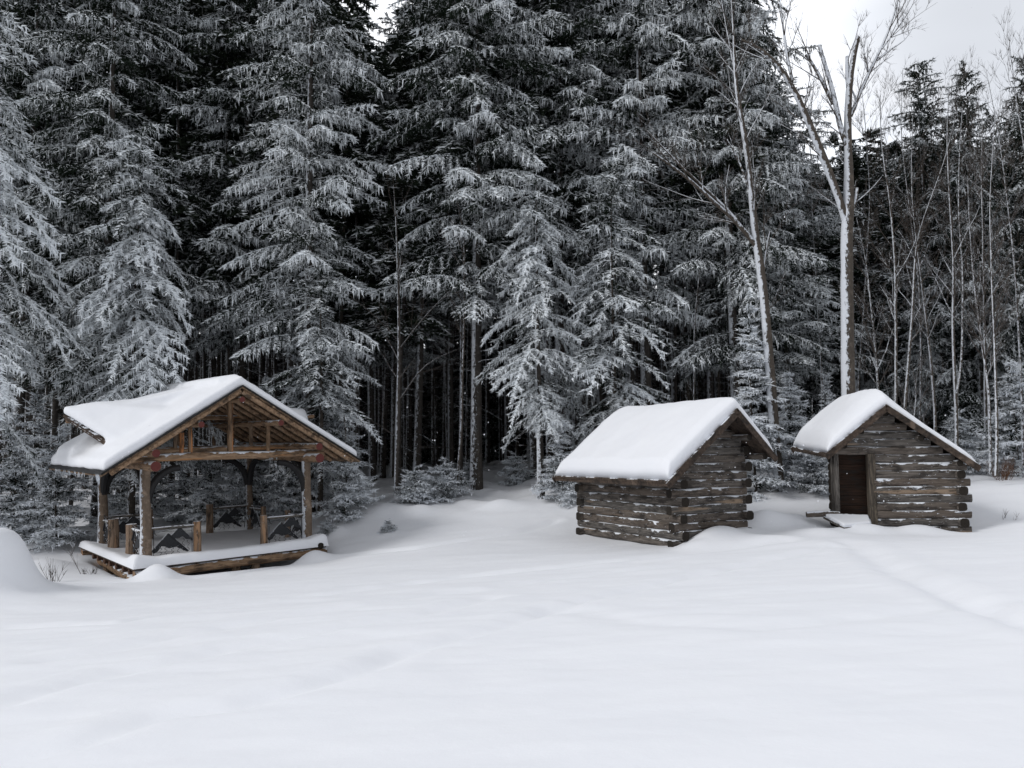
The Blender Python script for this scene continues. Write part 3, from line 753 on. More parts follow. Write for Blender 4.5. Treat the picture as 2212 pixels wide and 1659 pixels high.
# ================================================================ spruces
def spikes(P, D, l, w, f, rng):
    """3-sided thin spikes"""
    D = D / (np.linalg.norm(D, axis=1, keepdims=True) + 1e-9)
    ref = rng.normal(size=D.shape); A = np.cross(D, ref); A /= (np.linalg.norm(A, axis=1, keepdims=True) + 1e-9); B = np.cross(D, A)
    n = len(P); V = np.empty((n, 4, 3))
    for k in range(3):
        t = 2 * math.pi * k / 3
        V[:, k] = P + (A * math.cos(t) + B * math.sin(t)) * (w * .5)[:, None]
    V[:, 3] = P + D * l[:, None]
    Fr = np.repeat(f[:, None], 4, 1); Fr[:, 3] += .15
    return V.reshape(-1, 3), Fr.ravel()
def spike_faces(n):
    b = np.arange(n)[:, None] * 4
    return np.concatenate([b + np.array([[0, 1, 3]]), b + np.array([[1, 2, 3]]), b + np.array([[2, 0, 3]])], 1).reshape(-1, 3)

def branch(Ln, seed, rise, droop, hang, sec, tw, step=.055, tl=.13, s2=.13, upturn=0.0):
    rng = np.random.default_rng(seed)
    Ps, Ds, ls, ws, fs = [], [], [], [], []
    wy = rng.normal() * .05
    def A(t): return np.stack([Ln * t * (1 - .06 * t), wy * Ln * t * t, Ln * (rise * t - droop * t * t + upturn * t ** 4)], -1)
    def emit(P, D, l, w, f): Ps.append(P); Ds.append(D); ls.append(l); ws.append(w); fs.append(f)
    # limb
    t = np.linspace(0, .96, max(4, int(Ln / .25))); p = A(t); dirs = A(t + .04) - p
    dn = dirs / np.linalg.norm(dirs, axis=1, keepdims=True)
    emit(p, dn, np.full(len(t), .33), .05 * (1 - t) + .016, np.full(len(t), .05) + .3 * t)
    n = int(Ln / (step * (.8 if upturn else .5))); t = rng.uniform(.2, 1, n); p = A(t); dn = A(t + .03) - p; dn /= np.linalg.norm(dn, axis=1, keepdims=True)
    side = rng.choice([-1, 1], n)
    D = dn * .8 + np.stack([np.zeros(n), side * .6, np.full(n, .28)], -1) + rng.normal(size=(n, 3)) * .12
    emit(p, D, rng.uniform(.6, 1.1, n) * tl, np.full(n, tw * (1 if upturn else 1.5)), .65 + .45 * rng.random(n))
    n2 = max(4, int(Ln / s2))
    for i in range(n2):
        tt = .10 + .88 * (i + rng.uniform(-.3, .3)) / n2; tt = min(max(tt, .05), .99)
        sd_ = 1 if i % 2 else -1
        l2 = min(sec * Ln, 1.25) * (1 - tt) ** .55 * min(1, .35 + tt * 2.2) * rng.uniform(.7, 1.15) + .10
        yaw = sd_ * math.radians(rng.uniform(42, 66) - 14 * tt); pz = -rng.uniform(.02, .25) - .45 * hang
        if upturn: pz = rng.uniform(-.34, .22)
        d2 = np.array([math.cos(yaw), math.sin(yaw), pz]); d2 /= np.linalg.norm(d2)
        a0 = A(np.array([tt]))[0]
        m = max(2, int(l2 / step)); q = (np.arange(m) + rng.uniform(0, 1, m)) / m
        P = a0 + d2 * (l2 * q)[:, None]; P[:, 2] -= (.10 + .25 * hang) * l2 * q * q
        emit(a0[None], d2[None], np.array([l2]), np.array([.016]), np.array([.15]))
        if not upturn:
            mt_ = P[::2] + np.array([0, 0, .012]); Dt = d2 + rng.normal(size=mt_.shape) * .22; emit(mt_, Dt, tl * rng.uniform(.6, 1.0, len(mt_)), np.full(len(mt_), tw * 1.3), .45 + .35 * tt + .3 * rng.random(len(mt_)))
        sg = np.where(np.arange(m) % 2, 1, -1)
        ya = yaw + sg * np.radians(rng.uniform(28, 50, m))
        D = np.stack([np.cos(ya), np.sin(ya), pz - .15 + rng.normal(size=m) * (.38 if upturn else .18)], -1)
        fr = .18 + .45 * tt + .28 * q + rng.uniform(-.22, .22, m)
        emit(P, D, tl * rng.uniform(.55, 1.15, m), np.full(m, tw), fr)
        if hang > 0:
            k = rng.random(m) < (.40 + .40 * hang)
            mm = int(k.sum())
            if mm:
                D = np.stack([d2[0] * .15 + rng.normal(size=mm) * .10, d2[1] * .15 + rng.normal(size=mm) * .10, -np.ones(mm)], -1)
                hl = (.10 + .42 * hang) * rng.uniform(.35, 1.0, mm) * (1 if tt > .2 else .6)
                emit(P[k], D, hl, np.full(mm, tw * 1.45), fr[k] * .68 + rng.uniform(-.22, .25, mm))
                # side shoots on hanging twigs
                D3 = D + np.stack([rng.normal(size=mm) * .5, rng.normal(size=mm) * .5, rng.uniform(.1, .5, mm)], -1)
                emit(P[k] - np.array([0, 0, 1]) * (hl * .4)[:, None], D3, hl * .45, np.full(mm, tw * .8), fr[k] * .8)
    return np.concatenate(Ps), np.concatenate(Ds), np.concatenate(ls), np.concatenate(ws), np.concatenate(fs)

TPL = {}
def templates(style):
    if style in TPL: return TPL[style]
    S = {
        'weep': dict(rise=.14, droop=.30, hang=.52, sec=.27, tw=.036, step=.058, tl=.17, s2=.20),
        'fan': dict(rise=.10, droop=.66, hang=.42, sec=.38, tw=.038, step=.050, tl=.19, s2=.20),
        'young': dict(rise=.20, droop=.36, hang=.06, sec=.46, tw=.032, step=.040, tl=.13, s2=.10, upturn=.10),
        'far': dict(rise=.0, droop=.30, hang=.5, sec=.3, tw=.08, step=.15, tl=.34, s2=.24),
        'thin': dict(rise=.0, droop=.30, hang=.5, sec=.26, tw=.035, step=.12, tl=.22, s2=.22)}[style]
    out_ = []
    for j, Ln in enumerate((.5, .9, 1.4, 2.0, 2.8, 3.6, 4.4)):
        if style == 'young' and Ln > 2: continue
        for k in range(3):
            kw = dict(S); kw['droop'] *= 1 + .25 * (k - 1)
            out_.append((Ln, branch(Ln, j * 10 + k + len(style) * 100, **kw)))
    TPL[style] = out_
    return out_

def crown(name, seed, H, cb, Rm, style, mat, whorl=.5, nb=5, power=.8, keep=.92, tilt0=0.0, base_pull=.75, lean=0, one_side=None, vary=0.0, inner=0):
    rng = np.random.default_rng(seed); tp = templates(style)
    Vs, Fs = [], []; z = cb
    while z < H - .15:
        hfr = (z - cb) / (H - cb)
        prof = (1 - hfr) ** power * min(1, base_pull + hfr * 2.5)
        for b in range((nb if hfr < .85 else 4) + inner):
            if b >= inner and rng.random() > keep: continue
            az = rng.uniform(0, 2 * math.pi)
            Lr = max(.22, Rm * prof * rng.uniform(.62 - vary, 1.18 + vary * .5)); fo = float(np.clip(rng.normal(), -1.6, 1.1)) * vary * .7
            if b < inner: Lr = rng.uniform(.45, 1.3); fo -= .12
            if one_side is not None: Lr *= .75 + .4 * max(0, math.cos(az - one_side))
            cands = sorted(tp, key=lambda q: abs(q[0] - Lr))[:3]
            Ln, (P, D, l, w, f) = cands[rng.integers(3)]
            s = Lr / Ln
            ti = (tilt0 - rng.uniform(-.12, .22)) if hfr < .8 else rng.uniform(.1, .6)     # rise of the limb
            ct, st = math.cos(ti), math.sin(ti); ca, sa = math.cos(az), math.sin(az)
            def rot(A):
                x = A[:, 0] * ct - A[:, 2] * st; zz = A[:, 0] * st + A[:, 2] * ct
                return np.stack([x * ca - A[:, 1] * sa, x * sa + A[:, 1] * ca, zz], -1)
            hangmask = (D[:, 2] / (np.linalg.norm(D, axis=1) + 1e-9)) < -.85
            Dr = rot(D); Dr[hangmask] = D[hangmask]
            Pr = rot(P * np.array([s, s, s])); Pr[:, 2] += z + rng.uniform(-.2, .2)
            
            V, Fr = spikes(Pr, Dr, l * min(1.15, max(.75, s)), w, f + rng.uniform(-.22, .18) + fo, rng)
            Vs.append(V); Fs.append(Fr)
        z += whorl * rng.uniform(.7, 1.25) * (1 - .35 * hfr)
    # leader
    P = np.tile([0., 0., H - .5], (10, 1)); P[:, 2] += np.linspace(0, .4, 10); D = rng.normal(size=(10, 3)) * .5; D[:, 2] = .9; D[0] = (0, 0, 1)
    l = np.full(10, .14); l[0] = .65
    V, Fr = spikes(P, D, l, np.full(10, .03), np.full(10, .5), rng); Vs.append(V); Fs.append(Fr)
    V = np.concatenate(Vs); Fr = np.concatenate(Fs)
    return fast_mesh(name, V, spike_faces(len(V) // 4), mat, frost=Fr)

def trunk_mesh(name, H, r0, mat, seed=0, dead=0, dz=(1.0, 8.0), wob=.05):
    rng = random.Random(seed); mb = MB(); n = 12; q = []
    for i in range(n + 1):
        t = i / n; q.append((wob * math.sin(t * 5 + seed), wob * math.cos(t * 4 + seed), -.5 + t * (H + .4)))
    mb.tube(q, [max(.012, r0 * (1.25 if i == 0 else 1) * (1 - i / n) ** .8) for i in range(n + 1)], 9, jit=.03, rng=rng)
    for k in range(dead):
        z = rng.uniform(*dz); a = rng.uniform(0, 6.28); Ln = rng.uniform(.5, 1.9); rr = rng.uniform(.006, .013)
        p = Vector((0, 0, z)); pp = [p]; d = Vector((math.cos(a), math.sin(a), rng.uniform(-.35, .15)))
        for s in range(4):
            d = (d + Vector((rng.uniform(-.2, .2), rng.uniform(-.2, .2), rng.uniform(-.18, .10)))).normalized(); p = p + d * Ln / 4; pp.append(p)
        mb.tube(pp, [rr, rr * .8, rr * .7, rr * .5, rr * .3], 3, cap=False)
        for s in (1, 2, 3):
            if rng.random() < .6:
                e2 = pp[s] + Vector((rng.uniform(-.3, .3), rng.uniform(-.3, .3), rng.uniform(-.2, .1)))
                mb.tube([pp[s], e2], [rr * .5, rr * .3], 3, cap=False)
    o = mb.build(name, [mat]); me = o.data; bpy.data.objects.remove(o); return me

def tree(name, label, loc, crown_me, trunk_me, s=1.0, rz=0.0, group=None, sxy=None, cat='tree', lean=(0, 0)):
    root = empty(name, loc, (lean[0], lean[1], rz)); root.scale = (sxy or s, sxy or s, s)
    tag(root, label, cat, group)
    if trunk_me: link_mesh('trunk', trunk_me, root)
    if crown_me: link_mesh('crown', crown_me, root)
    return root
def place(px, Y, dz=0):
    p = at(px, 1000, Y); return Vector((p.x, p.y, gz(p.x, p.y) - .1 + dz))

# big crowns (real sizes in metres)
BIG_A = crown('crown', 11, 25, 4.2, 3.9, 'weep', NEED_L, whorl=.52, nb=8, power=.45, vary=.28, keep=.84, inner=2)
BIG_B = crown('crown', 12, 25, 6.3, 3.8, 'weep', NEED_L, whorl=.52, nb=8, power=.42, vary=.28, keep=.84, inner=2)
BIG_C = crown('crown', 13, 24, 5.8, 3.5, 'weep', NEED_M, whorl=.55, nb=8, power=.45, vary=.24, keep=.80, inner=3)
FAN_A = crown('crown', 14, 12.4, 3.4, 3.3, 'fan', NEED_H, whorl=.48, nb=6, power=.66, base_pull=.55, keep=.82, vary=.20, inner=3)
FAN_B = crown('crown', 15, 15, 3.6, 3.2, 'fan', NEED_H, whorl=.60, nb=6, power=.6, base_pull=.5, keep=.74, vary=.25, inner=2)
FAN_C = crown('crown', 16, 13, 2.5, 2.7, 'fan', NEED_M, whorl=.60, nb=6, power=.55, base_pull=.5, keep=.74, vary=.25, inner=2)
POLE = crown('crown', 17, 20, 8.2, 2.6, 'far', NEED_D, whorl=.6, nb=6, power=.4, base_pull=.7)
FARC = crown('crown', 18, 17, .3, 3.6, 'far', NEED_D, whorl=.42, nb=7, power=.75)
FARE = crown('crown', 29, 17, 1.5, 3.7, 'weep', NEED_F, whorl=.50, nb=8, power=.60, vary=.15, inner=2)
FARD = crown('crown', 19, 17, 1.5, 3.2, 'far', NEED_D, whorl=.5, nb=6, power=.8)
TR_FAR = trunk_mesh('trunk', 16.6, .16, BARK_DARK, 3)
TR_BIG = trunk_mesh('trunk', 23, .21, BARK_IN, 1, dead=40, dz=(1.2, 9))
TR_FB = trunk_mesh('trunk', 14.6, .17, BARK_IN, 11, dead=34, dz=(1.0, 6))
TR_MID = trunk_mesh('trunk', 12, .13, BARK_DARK, 2, dead=26, dz=(.8, 5))
POLES = [trunk_mesh('trunk', 19, r, mt, s, dead=dd, dz=(1.0, 10), wob=.10) for r, mt, s, dd in ((.13, BARK_IN, 4, 55), (.10, BARK_DARK, 5, 60), (.15, BARK_IN, 6, 45), (.08, BARK_IN, 7, 70))]

EDGE = 'tall frosted spruces along the forest edge'
tree('spruce_tree', 'heavily frosted spruce cut by the left edge of the photo', place(-62, 24.5), FAN_B, TR_FB, 1.12, 1.0, EDGE, sxy=1.05)
tree('spruce_tree', 'broad white-frosted spruce right behind the left part of the gazebo roof', place(285, 26.5), FAN_A, TR_MID, 1.06, .4, EDGE, sxy=.98)
tree('spruce_tree', 'very tall dark spruce rising behind the broad white-frosted one', place(215, 29.5), BIG_A, TR_BIG, 1.05, 2.0, EDGE)
tree('spruce_tree', 'tall spruce with its top in the upper left corner of the photo', place(40, 31), BIG_C, TR_BIG, 1.05, 3.0, EDGE)
tree('spruce_tree', 'tall weeping spruce above the gazebo ridge', place(520, 32), BIG_B, TR_BIG, 1.05, 4.0, EDGE)
tree('spruce_tree', 'spruce with level frosted boughs and a bare lower trunk, right of the gazebo ridge', place(665, 28.5), BIG_C, TR_BIG, 1.0, 5.2, EDGE)
tree('spruce_tree', 'small frosted spruce with drooping boughs low beside the bare trunk right of the gazebo ridge', place(690, 27.6), FAN_C, TR_MID, .66, 2.2, EDGE, sxy=.85)
tree('spruce_tree', 'tall weeping spruce just left of the middle of the photo', place(850, 35.5), BIG_B, TR_BIG, .80, .9, EDGE)
tree('spruce_tree', 'very tall spruce in the middle of the wall of trees', place(1030, 30), BIG_B, TR_BIG, 1.08, 1.7, EDGE)
tree('spruce_tree', 'spruce with bright hanging boughs left of the closed hut', place(1165, 27.5), FAN_B, TR_FB, .74, 3.4, EDGE, sxy=.78)
tree('spruce_tree', 'tall spruce above the left end of the closed hut', place(1215, 31.5), BIG_B, TR_BIG, 1.02, 2.9, EDGE)
tree('spruce_tree', 'frosted spruce with drooping boughs behind the roof of the closed hut', place(1330, 28), FAN_C, TR_MID, .86, .3, EDGE, sxy=1.0)
tree('spruce_tree', 'tall dark spruce behind the roof of the closed hut', place(1400, 30.5), BIG_C, TR_BIG, 1.06, 4.4, EDGE)
tree('spruce_tree', 'tall spruce ending the dense wall of trees, right beside the leaning bare tree', place(1590, 30), BIG_A, TR_BIG, 1.0, 5.5, EDGE, sxy=.93)
tree('spruce_tree', 'spruce with downswept boughs between the two bare trees behind the huts', place(1700, 31.5), BIG_B, TR_BIG, .60, 1.2, EDGE, sxy=.95)

# small spruces growing in the open
Y_A = crown('crown', 21, 3.6, .12, 1.35, 'young', NEED_Y, whorl=.21, nb=8, power=.85, base_pull=.8, tilt0=.15, vary=.28, keep=.86)
Y_B = crown('crown', 22, 2.4, .05, 1.15, 'young', NEED_Y, whorl=.17, nb=8, power=.8, base_pull=.9, tilt0=.2, vary=.28, keep=.86)
Y_C = crown('crown', 23, 5.2, .2, 1.45, 'young', NEED_Y, whorl=.27, nb=7, power=.9, base_pull=.9, tilt0=.05, vary=.28, keep=.86)
Y_D = crown('crown', 24, 1.5, .02, 1.0, 'young', NEED_Y, whorl=.13, nb=8, power=.7, tilt0=.25, vary=.28, keep=.86)
TY = trunk_mesh('trunk', 3.5, .035, BARK_DARK, 8); TY2 = trunk_mesh('trunk', 5.1, .06, BARK_DARK, 9); TY3 = trunk_mesh('trunk', 1.4, .02, BARK_DARK, 10)
YG = 'young frosted spruces in front of the forest'
for lab, px, Y, cm, tm, s, rz in [
    ('young spruce whose spiky top stands above the gazebo roof, right of its ridge', 640, 29.2, Y_C, TY2, 1.03, 0),
    ('short young spruce with its tip just over the gazebo roof, left of the taller one', 572, 29.4, Y_C, TY2, .93, 1),
    ('slender young spruce beside the right slope of the gazebo roof', 728, 28.8, Y_A, TY, 1.15, 2),
    ('bushy young spruce right behind the front right post of the gazebo', 745, 27.0, Y_B, TY, .98, 3),
    ('bushy young spruce seen under the gazebo roof beside the front right post', 630, 28.9, Y_B, TY, 1.12, 5),
    ('young spruce seen through the middle of the gazebo', 520, 30.5, Y_B, TY, 1.15, 4),
    ('young spruce seen through the left half of the gazebo', 400, 30.0, Y_A, TY, .75, 1.5),
    ('grey young spruce just left of the gazebo deck', 125, 26.2, Y_A, TY, 1.05, .7),
    ('dim young spruce behind the back left post of the gazebo', 262, 29.0, Y_A, TY, .95, 3.3),
    ('dim young spruce behind the left railing of the gazebo', 335, 31.0, Y_B, TY, .9, 1.3),
    ('broad young spruce behind the back railing of the gazebo', 452, 29.6, Y_B, TY, 1.15, 2.9),
    ('young spruce right behind the back right post of the gazebo', 560, 29.3, Y_B, TY, 1.3, .6),
    ('taller grey young spruce at the left, over the snow heap', 75, 28.5, Y_C, TY2, .95, 2.0),

    ('grey young spruce at the left edge above the snow heap', 30, 26.8, Y_A, TY, 1.15, 2.7),
    ('low frosted spruce bush at the forest edge, nearer the gazebo', 895, 28.0, Y_D, TY3, .85, 0),
    ('low frosted spruce bush at the forest edge, right of its twin bush', 962, 28.8, Y_D, TY3, .95, 2),
    ('dim spruce bush standing on the snow path into the forest', 1115, 32, Y_D, TY3, .85, 3),
    ('small dim spruce beside the mouth of the forest path', 1012, 33, Y_D, TY3, .72, 4),
    ('young spruce with a thin spire left of the closed hut', 1213, 27.0, Y_A, TY, .72, 1),
    ('low spruce behind the back corner of the closed hut', 1275, 28.4, Y_B, TY, .92, 2.2),
    ('tall young spruce between the huts, in front of the leaning bare tree', 1628, 26.3, Y_C, TY2, 1.12, .5),
    ('bushy young spruce just left of the right hut, behind its roof', 1712, 27.2, Y_A, TY, 1.0, 4.2),
    ('young spruce peeping over the roof snow of the closed hut', 1372, 28.0, Y_A, TY, .82, 5.0),
    ('young spruce between the huts showing under the right hut roof', 1760, 26.2, Y_B, TY, .86, .2),
    ('grey young spruce at the right edge of the photo', 2195, 28.5, Y_A, TY, 1.12, 1.1),
    ('low grey young spruce behind the right hut near the forked saplings', 2075, 29.5, Y_B, TY, .95, 2.6),
    ('frosted young spruce behind the left roof slope of the right hut', 1790, 29.5, Y_C, TY2, .70, 2.0),
    ('tiny spruce sapling in the open snow right of the gazebo', 838, 25.5, Y_D, TY3, .30, 1),
    ('tiny spruce sapling by the front right corner of the gazebo', 707, 25.8, Y_D, TY3, .34, 2)]:
    tree('young_spruce', lab, place(px, Y), cm, tm, s, rz, YG)

# poles inside the forest
rng = random.Random(77)
cnt = 0
grp = 'slim spruces standing inside the dark forest'
for row in range(15):
    Y = 31.5 + row * 1.75
    x = -26 - row * .4
    while x < 24 + row * .3:
        xx = x + rng.uniform(-.7, .7); yy = Y + rng.uniform(-.7, .7)
        x += 2.15 + row * .10
        px = CX + F * xx / yy
        if px < -120 or px > 2330 or cnt > 285: continue
        if 990 < px < 1120 and yy < 42: continue          # the path
        if px > 1640 and yy < 36: continue
        zone = 'behind the gazebo' if px < 800 else ('between the gazebo and the closed hut' if px < 1250 else ('behind the two huts' if px < 1800 else 'at the far right'))
        s = (.45 * yy + .5) / 20 if 740 < px < 890 else max(rng.uniform(.85, 1.12), (.58 * yy + 3) / 20) if px < 1640 else (.30 * yy + 1) / 20 * rng.uniform(.9, 1.25)
        tree('slim_spruce', 'slim bare-trunked spruce in the dark forest ' + zone, (xx, yy, gz(xx, yy) - .1), POLE, POLES[rng.randrange(4)], s, rng.uniform(0, 6.3), grp + ' ' + zone, sxy=1.1, lean=(rng.uniform(-.02, .02), rng.uniform(-.02, .02)))
        cnt += 1
# the far rows that close the forest off
k = 0
for Y, stp in ((57, 2.4), (60, 2.6), (63, 3.0)):
    x = -.66 * Y
    while x < .66 * Y:
        xx = x + rng.uniform(-.6, .6); tree('spruce_tree', 'dark spruce crown in the farthest rows of the forest', (xx, Y + rng.uniform(-1, 1), gz(xx, Y)), FARC, TR_FAR, rng.uniform(.85, 1.1), rng.uniform(0, 6), 'dark spruces of the farthest rows')
        x += stp
for lab, px, Y, cm, s, sx in [('pointed dark spruce against the sky, left of the ragged pine', 2025, 36, FARE, 1.04, .95), ('dark ragged pine against the sky near the right edge', 2128, 34.5, FARE, .99, .85),
                          ('dark spruce in the fork of the big bare tree', 1765, 40, FARE, .86, .8), ('dark spruce half hidden by bare saplings', 1945, 41, FARE, .92, 1), ('dark low spruce behind the big bare trunk', 1850, 40, FARE, .80, .9),
                          ('dark spruce cut by the right edge of the photo', 2222, 37, FARE, .90, 1.0), ('dark spruce under the grey cloud behind many saplings', 2080, 43, FARE, 1.04, 1.0), ('dark spruce far behind the left limb of the big bare tree', 1720, 46, FARC, .90, 1.0),
                          ('dark spruce in the gap left of the pointed one', 1990, 42, FARE, .90, .9), ('dark spruce just beyond the right edge of the photo', 2262, 34, FARE, 1.0, .9), ('dark spruce between the pointed one and the pine', 2085, 38, FARE, .86, .8),
                          ('dark broad spruce far behind the straight white sapling', 1905, 46, FARE, .98, 1.1), ('dark spruce far behind the fork between trunk and roof', 1820, 47, FARC, 1.0, 1.1), ('dark broad spruce low in the gap beside the pointed one', 1975, 47, FARC, .95, 1.1), ('dark spruce between the pine and the right edge', 2178, 41, FARE, 1.02, .9), ('dark spruce at the right end of the tall wall of trees', 1690, 37, BIG_C, .56, .8),
                          ('frosted low spruce behind the right hut', 2000, 35, BIG_C, .40, .75), ('frosted low spruce at the far right behind the saplings', 2170, 34, BIG_C, .42, .75), ('frosted spruce behind the big bare trunk', 1890, 38, BIG_B, .48, .75)]:
    tree('spruce_tree', lab, place(px, Y), cm, TR_FAR if cm in (FARC, FARD, FARE) else TR_BIG, s, px, 'dark spruces at the far right', sxy=sx * s)

# ================================================================ bare trees
def rec(mb, p, d, Ln, r, depth, rng, up=.25, m=0):
    n = max(3, int(Ln / .35)); pts_ = [p]; rad = [r]
    for i in range(n):
        d = (d + Vector((rng.uniform(-.16, .16), rng.uniform(-.16, .16), rng.uniform(-.06, .06) + up * .10))).normalized()
        p = p + d * (Ln / n); pts_.append(p); rad.append(r * (1 - .75 * (i + 1) / n))
    mb.tube(pts_, rad, 5 if r > .02 else 3, m if r > .018 else 1, cap=False)
    if depth > 0:
        k = rng.randint(4, 7) if depth > 1 else rng.randint(3, 6)
        for j in range(k):
            i = rng.randint(1, n - 1 if n > 2 else 1); q = pts_[i]
            t = (pts_[min(i + 1, n)] - pts_[i]).normalized()
            o = t.orthogonal().normalized(); o.rotate(Matrix.Rotation(rng.uniform(0, 6.28), 3, t))
            d2 = (t * rng.uniform(.7, 1.1) + o * rng.uniform(.5, .9) + Vector((0, 0, up))).normalized()
            rec(mb, q, d2, Ln * rng.uniform(.32, .6) * (1 - .3 * i / n), max(.004, rad[i] * .55), depth - 1, rng, up, m)
def bare(label, polys, seed, twigs, mats, group=None, depth=2, up=.3, name='bare_tree', cat='bare tree', sides=10, limb=1.6):
    """polys: list of (points [(px,py,Y,r)], is_trunk); points become real positions"""
    rng = random.Random(seed)
    P = [[(at(a, b, c), r) for a, b, c, r in pl] for pl in polys]
    base = P[0][0][0]; root = empty(name, base); tag(root, label, cat, group)
    for i, pl in enumerate(P):
        mb = MB()
        pts_ = []; rad = []
        for j in range(len(pl) - 1):
            (a, ra_), (b, rb_) = pl[j], pl[j + 1]; n = max(2, int((b - a).length / .5))
            for s in range(n):
                t = s / n; w = min(ra_, .05)
                pts_.append(a.lerp(b, t) - base + Vector((rng.uniform(-w, w), rng.uniform(-w, w), 0)) * (.6 if s else 0)); rad.append(ra_ + (rb_ - ra_) * t)
        pts_.append(pl[-1][0] - base); rad.append(pl[-1][1])
        # round off corners
        for _ in range(2):
            pts_ = [pts_[0]] + [(pts_[k - 1] + pts_[k] * 2 + pts_[k + 1]) / 4 for k in range(1, len(pts_) - 1)] + [pts_[-1]]
        mb.tube(pts_, rad, sides if rad[0] > .05 else 6, 0, True, jit=.03, rng=rng)
        nt_ = twigs[i] if i < len(twigs) else 0
        for _ in range(nt_):
            k = rng.randint(max(1, int(len(pts_) * (.35 if i == 0 else .1))), len(pts_) - 2)
            t = (pts_[k + 1] - pts_[k]).normalized(); o = t.orthogonal().normalized(); o.rotate(Matrix.Rotation(rng.uniform(0, 6.28), 3, t))
            d2 = (t * .8 + o * .8 + Vector((0, 0, up))).normalized()
            rec(mb, pts_[k], d2, limb * rng.uniform(.5, 1.1), max(.006, min(.022, rad[k] * .5)), depth - 1, rng, up)
        mb.build('trunk' if i == 0 else 'limb', mats if i == 0 or mats is not MS or pl[0][1] > .09 else [BARK_LIMB, BARK_TWIG], root)
    return root
MS = [BARK_SNOW, BARK_TWIG]; MT = [BARK_THIN, BARK_TWIG]
YB2 = 25.6
bare('big bare tree with a snow-plastered trunk and sawn-off limbs behind the right hut', [
    [(1834, 1040, YB2, .215), (1833, 855, YB2, .205), (1829, 650, YB2, .185), (1828, 500, YB2, .175), (1834, 440, YB2, .17), (1832, 330, YB2, .12), (1830, 250, YB2, .105), (1838, 150, YB2, .09), (1853, 80, YB2, .07)],
    [(1828, 480, YB2, .12), (1815, 430, YB2 - .1, .11), (1778, 340, YB2 - .3, .12), (1738, 240, YB2 - .5, .09), (1700, 160, YB2 - .7, .075), (1650, 105, YB2 - .8, .05), (1600, 85, YB2 - .9, .025)],
    [(1832, 320, YB2, .085), (1812, 270, YB2 - .1, .08), (1800, 200, YB2 - .1, .07), (1783, 150, YB2, .065), (1770, 98, YB2, .055)],
    [(1800, 225, YB2 - .1, .06), (1775, 175, YB2 - .2, .055), (1750, 130, YB2 - .2, .045), (1740, 118, YB2 - .2, .04)],
    [(1838, 250, YB2, .06), (1860, 190, YB2 + .1, .055), (1890, 130, YB2 + .2, .045), (1920, 70, YB2 + .3, .035), (1940, 0, YB2 + .4, .02)],
    [(1895, 130, YB2 + .2, .035), (1930, 100, YB2 + .1, .025), (1955, 90, YB2 + .1, .012), (1972, 60, YB2, .008)],
    [(1905, 105, YB2 + .2, .03), (1940, 60, YB2 + .3, .02), (1975, 10, YB2 + .3, .01), (1985, -30, YB2, .006)],
    [(1832, 190, YB2, .06), (1828, 150, YB2, .055), (1830, 122, YB2, .05)],
    [(1712, 175, YB2 - .6, .05), (1698, 120, YB2 - .6, .045), (1690, 40, YB2 - .6, .025), (1680, -30, YB2 - .6, .012)],
    [(1833, 470, YB2, .07), (1848, 440, YB2, .06), (1852, 405, YB2 - .1, .045)]],
    4, [5, 12, 4, 4, 9, 4, 6, 1, 8, 1], MS, depth=3, limb=1.7)
YB1 = 26.2
bare('leaning bare tree with a white snow-streaked trunk left of the big one', [
    [(1683, 1045, YB1, .16), (1668, 860, YB1, .15), (1655, 690, YB1, .14), (1640, 560, YB1, .125), (1626, 480, YB1, .11), (1622, 380, YB1, .095), (1605, 270, YB1, .08), (1590, 200, YB1, .06), (1585, 80, YB1, .035), (1580, 0, YB1, .02)],
    [(1632, 530, YB1, .08), (1595, 480, YB1 - .2, .07), (1550, 445, YB1 - .4, .06), (1490, 385, YB1 - .6, .05), (1410, 330, YB1 - .8, .03)],
    [(1590, 475, YB1 - .2, .055), (1545, 425, YB1 - .2, .045), (1480, 370, YB1 - .4, .035), (1395, 280, YB1 - .5, .018)],
    [(1605, 290, YB1, .04), (1590, 170, YB1 + .1, .035), (1570, 70, YB1 + .2, .02), (1555, -20, YB1 + .2, .01)],
    [(1648, 600, YB1, .04), (1655, 540, YB1, .035), (1663, 500, YB1 + .1, .02)],
    [(1622, 420, YB1, .035), (1600, 350, YB1 - .1, .03), (1570, 300, YB1 - .2, .015)]],
    6, [16, 9, 7, 9, 3, 6], MS, depth=3, limb=2.3)
bare('thin white-sided sapling with a kink at the forest edge, right of the gazebo', [
    [(985, 1062, 29, .05), (998, 940, 29, .045), (997, 860, 29, .045), (1003, 740, 29, .042), (1002, 620, 29, .035), (1005, 520, 29, .028), (990, 440, 29, .016), (975, 400, 29, .008)],
    [(1001, 590, 29, .018), (985, 550, 29, .014), (940, 490, 29, .006)]], 8, [9, 3], MT, depth=2)
bare('thin dark sapling with crooked side boughs nearest the gazebo', [
    [(856, 1060, 28, .07), (860, 900, 28, .06), (862, 740, 28, .05), (860, 600, 28, .04), (856, 470, 28, .02), (850, 400, 28, .008)],
    [(864, 950, 28, .02), (830, 925, 28, .016), (790, 900, 28, .012), (765, 895, 28, .008)],
    [(866, 860, 28, .02), (905, 800, 28, .016), (935, 775, 28, .012), (1000, 750, 28, .006)],
    [(866, 750, 28, .02), (910, 690, 28, .016), (960, 640, 28, .012), (990, 610, 28, .006)],
    [(864, 740, 28, .018), (820, 690, 28, .014), (760, 640, 28, .01), (700, 600, 28, .006)]], 9, [12, 2, 3, 4, 4], [BARK_IN, BARK_TWIG], depth=2)
